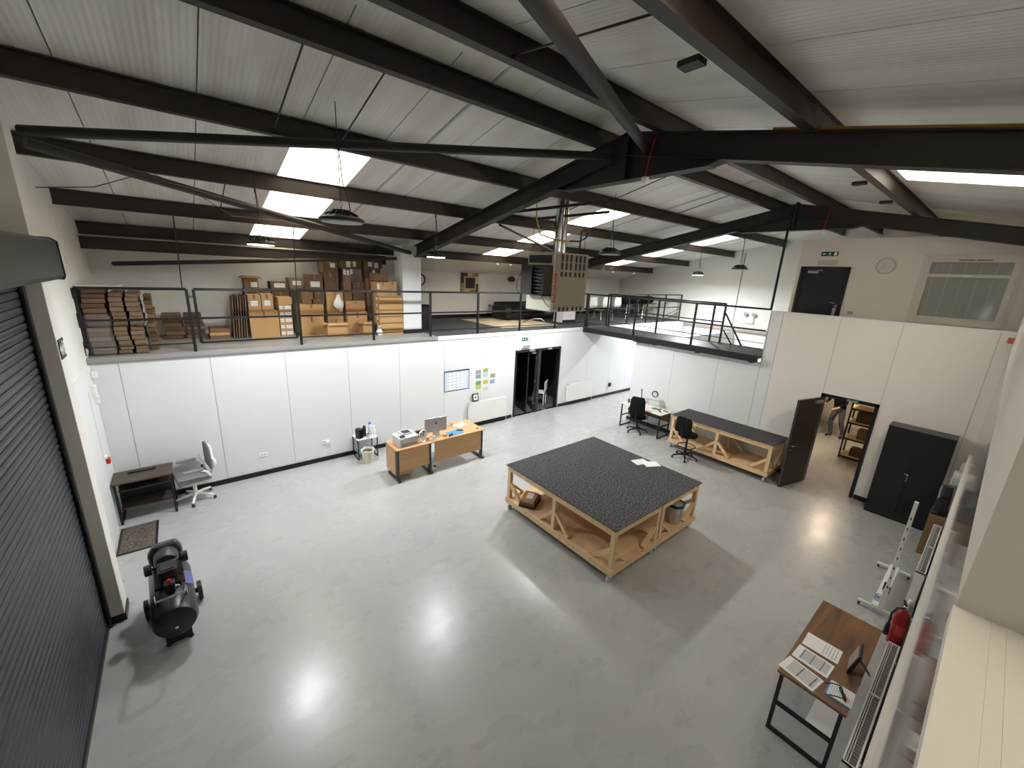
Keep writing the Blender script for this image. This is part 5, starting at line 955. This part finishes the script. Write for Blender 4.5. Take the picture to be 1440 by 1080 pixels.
for xx in (-1.1,1.1):
    for yy in (-.35,.4): P(t, 'foot', B().box(xx-.03,xx+.03,yy-.03,yy+.03,0,.06), BLACK)
one('chrome_hoop', B().tube([(-.5,0,.02),(-.3,0,.09),(0,.0,.13),(.3,-.02,.12),(.45,-.05,.02)], .02, 8), CHROME, 'bent chrome tube lying on the rug before the sofa', 'tube', loc=(15.35, 11.2, ZD+.012), smooth=True)
def shell_chair(loc, rz, label):
    t = T('shell_chair', label, 'chair', loc, rz, 'white chairs on the far mezzanine')
    P(t, 'seat', B().box(-.23,.23,-.22,.22,.43,.46), FABB, bev=.012); P(t, 'backrest', B().prism([(-.22,.52),(.22,.52),(.24,.7),(.2,.92),(-.2,.92),(-.24,.7)], -.26, -.23, 'xz'), WPLAST, bev=.01)
    for s in (-1,1): P(t, 'back_strut', B().bar((s*.17,-.2,.45),(s*.17,-.245,.6),.02,.02), CHROME)
    for sx in (-1,1):
        for sy in (-1,1): P(t, 'leg', B().bar((sx*.18,sy*.17,.43),(sx*.22,sy*.22,0),.02,.02), CHROME)
    return t
for x, lab in ((18.2,'white-backed chair nearest the heater on the far mezzanine'), (19.0,'white-backed chair in the middle on the far mezzanine'), (19.75,'white-backed chair next to the black rolls on the far mezzanine')): shell_chair((x, 11.2, ZD), 0, lab)
for x, lab in ((20.9,'dark trestle table under the black rolls, left of two'), (22.1,'dark trestle table under the black rolls, right of two')):
    t = T('trestle_table', lab, 'table', (x, 11.3, ZD), 0, 'trestle tables on the far mezzanine'); P(t, 'top', B().box(-.55,.55,-.35,.35,.62,.65), BLACK)
    for s in (-1,1):
        P(t, 'leg', B().bar((s*.4,-.3,.62),(s*.48,-.34,0),.025,.025), CHROME); P(t, 'leg', B().bar((s*.4,.3,.62),(s*.48,.34,0),.025,.025), CHROME)
    P(t, 'drop_panel', B().box(-.5,.5,.3,.33,.1,.62), DPLAST)
for x, lab in ((20.9,'black padded roll on the left trestle table'), (22.1,'black padded roll on the right trestle table')):
    t = T('padded_roll', lab, 'roll', (x, 11.2, ZD+.652), 0, 'black padded rolls'); P(t, 'roll', B().lathe([(.02,-.52),(.14,-.5),(.16,-.45),(.16,.45),(.14,.5),(.02,.52)], (0,0,.16), 18, 'x'), FABB, smooth=True); P(t, 'end_ring', B().lathe([(.12,-.01),(.165,-.01),(.165,.01),(.12,.01),(.12,-.01)], (.45,0,.16), 18, 'x', cap=False), GPLAST)
t = T('shell_chair', 'white chair glimpsed inside the dark doorway', 'chair', (14.95, 10.25, 0), .6); P(t, 'seat', B().box(-.2,.2,-.2,.2,.42,.45), WPLAST, bev=.01); P(t, 'backrest', B().box(-.2,.2,-.22,-.19,.5,.85), WPLAST, bev=.01)
for sx in (-1,1):
    for sy in (-1,1): P(t, 'leg', B().box(sx*.18-.015,sx*.18+.015,sy*.18-.015,sy*.18+.015,0,.42), WPLAST)

# ================================================================ GAS HEATER
t = T('gas_heater', 'beige suspended gas heater with black louvres hanging above the hall', 'heater', (11.42, 6.4, 0)); hw, hd, z0, z1 = 1.02, .78, 3.62, 4.79
P(t, 'casing', B().box(0,hw,0,hd,z0,z1), BEIGE, bev=.008)
P(t, 'side_panel', B().box(.06,hw-.02,-.008,0,z0+.05,z1-.03), mat('beige_panel', (144,137,120), .4))
for r_, nc, za, zb in ((0,6,4.62,4.76),(1,6,4.46,4.6),(2,6,4.33,4.42),(3,6,3.64,3.72)):
    for k in range(nc):
        xx = .2+k*.125+(.03 if k > 2 else 0); P(t, 'vent_slot', B().box(xx,xx+.06,-.011,-.007,za,zb), DPLAST)
P(t, 'top_opening', B().box(-.012,.0,.06,hd-.05,4.58,4.73), BLACK)
lv = P(t, 'louvre_box', B().box(-.24,.0,.02,.04,3.94,4.53).box(-.24,0,hd-.1,hd-.08,3.94,4.53).box(-.24,0,.02,hd-.08,3.94,3.96).box(-.24,0,.02,hd-.08,4.51,4.53), mat('heater_brown', (32,27,24), .6))
for k in range(8): P(lv, 'louvre', B().obox((-.15,(hd-.06)/2,3.995+k*.068),(.1,hd-.14,.008),(0,.5,0)), ALU)
P(lv, 'louvre_back', B().box(-.02,-.012,.03,hd-.09,3.95,4.52), BLACK); P(lv, 'side_shield', B().box(-.245,-.235,hd-.42,hd-.1,3.95,4.52), MATS['heater_brown'])
P(t, 'lower_panel', B().box(-.006,0,.03,hd-.03,z0+.02,3.92), mat('pale_panel', (214,212,196), .4))
fl = P(t, 'flue', B().tube([(.5,.42,z1),(.5,.42,5.95)], .085, 18), CHROME, smooth=True); fl2 = P(t, 'flue', B().tube([(.72,.5,z1),(.72,.5,5.9)], .075, 18), CHROME, smooth=True)
P(fl, 'flue_collar', B().lathe([(.092,5.2),(.092,5.25)], (.5,.42,0), 18), CHROME); P(fl, 'flue_base', B().lathe([(.12,z1),(.12,z1+.03)], (.5,.42,0), 18), BLACK)
P(t, 'gas_hose', B().tube([(.1,.72,5.75),(.1,.7,5.45),(.16,.62,5.15),(.35,.35,5.05),(.6,.2,5.04)], .016, 8), YHOSE, smooth=True)
P(t, 'black_hose', B().tube([(.6,.2,5.04),(.8,.1,5.05),(.93,.03,5.14),(.95,.02,5.24),(.86,.05,5.28),(.79,.06,5.24),(.77,.06,z1)], .018, 8), DPLAST, smooth=True)
P(t, 'suspension_channel', B().bar((-.8,.9,5.45),(.5,-.4,5.70),.05,.05), STEEL); P(t, 'suspension_channel', B().bar((-.3,1.4,5.38),(1.3,-.2,5.66),.05,.05), STEEL)
for xx, yy in ((.05,.1),(.05,hd-.08),(hw-.05,.1),(hw-.05,hd-.08)): P(t, 'drop_rod', B().tube([(xx,yy,z1),(xx,yy,5.5)], .006, 6), STEEL)
P(t, 'cable', B().tube([(-.2,hd-.05,4.4),(-.28,hd,4.2),(-.27,hd,4.0),(-.18,hd-.06,3.93)], .009, 6), DPLAST, smooth=True); P(t, 'cable', B().tube([(-.1,.2,3.94),(-.08,.1,3.8),(-.01,.05,3.72)], .008, 6), DPLAST)
tx = link('lettering', text_mesh('BENSON', .15, 'lettering', mat('letter_red', (176,44,36), .5)), t); tx.location = (.06, -.0105, 4.1); tx.rotation_euler = (PI/2, PI/2, 0)
one('wall_cable', B().tube([(4.6,7.0,4.95),(5.0,7.3,5.05),(5.5,7.9,5.38),(6.0,8.1,5.2),(6.4,8.5,5.0),(7.2,9.0,5.05),(8.2,9.7,5.0)], .006, 6), mat('brown_cable', (90,70,56), .6), 'thin loose cable sagging between the left purlins', 'cable')
one('gas_pipe', B().tube([(10.66, y, zroof(y)-.16) for y in (2.5, 1.6, .9, .43)], .028, 8), mat('ochre_pipe', (168,126,62), .5), 'ochre gas pipe running along the top of the near frame, far right', 'pipe', smooth=True)
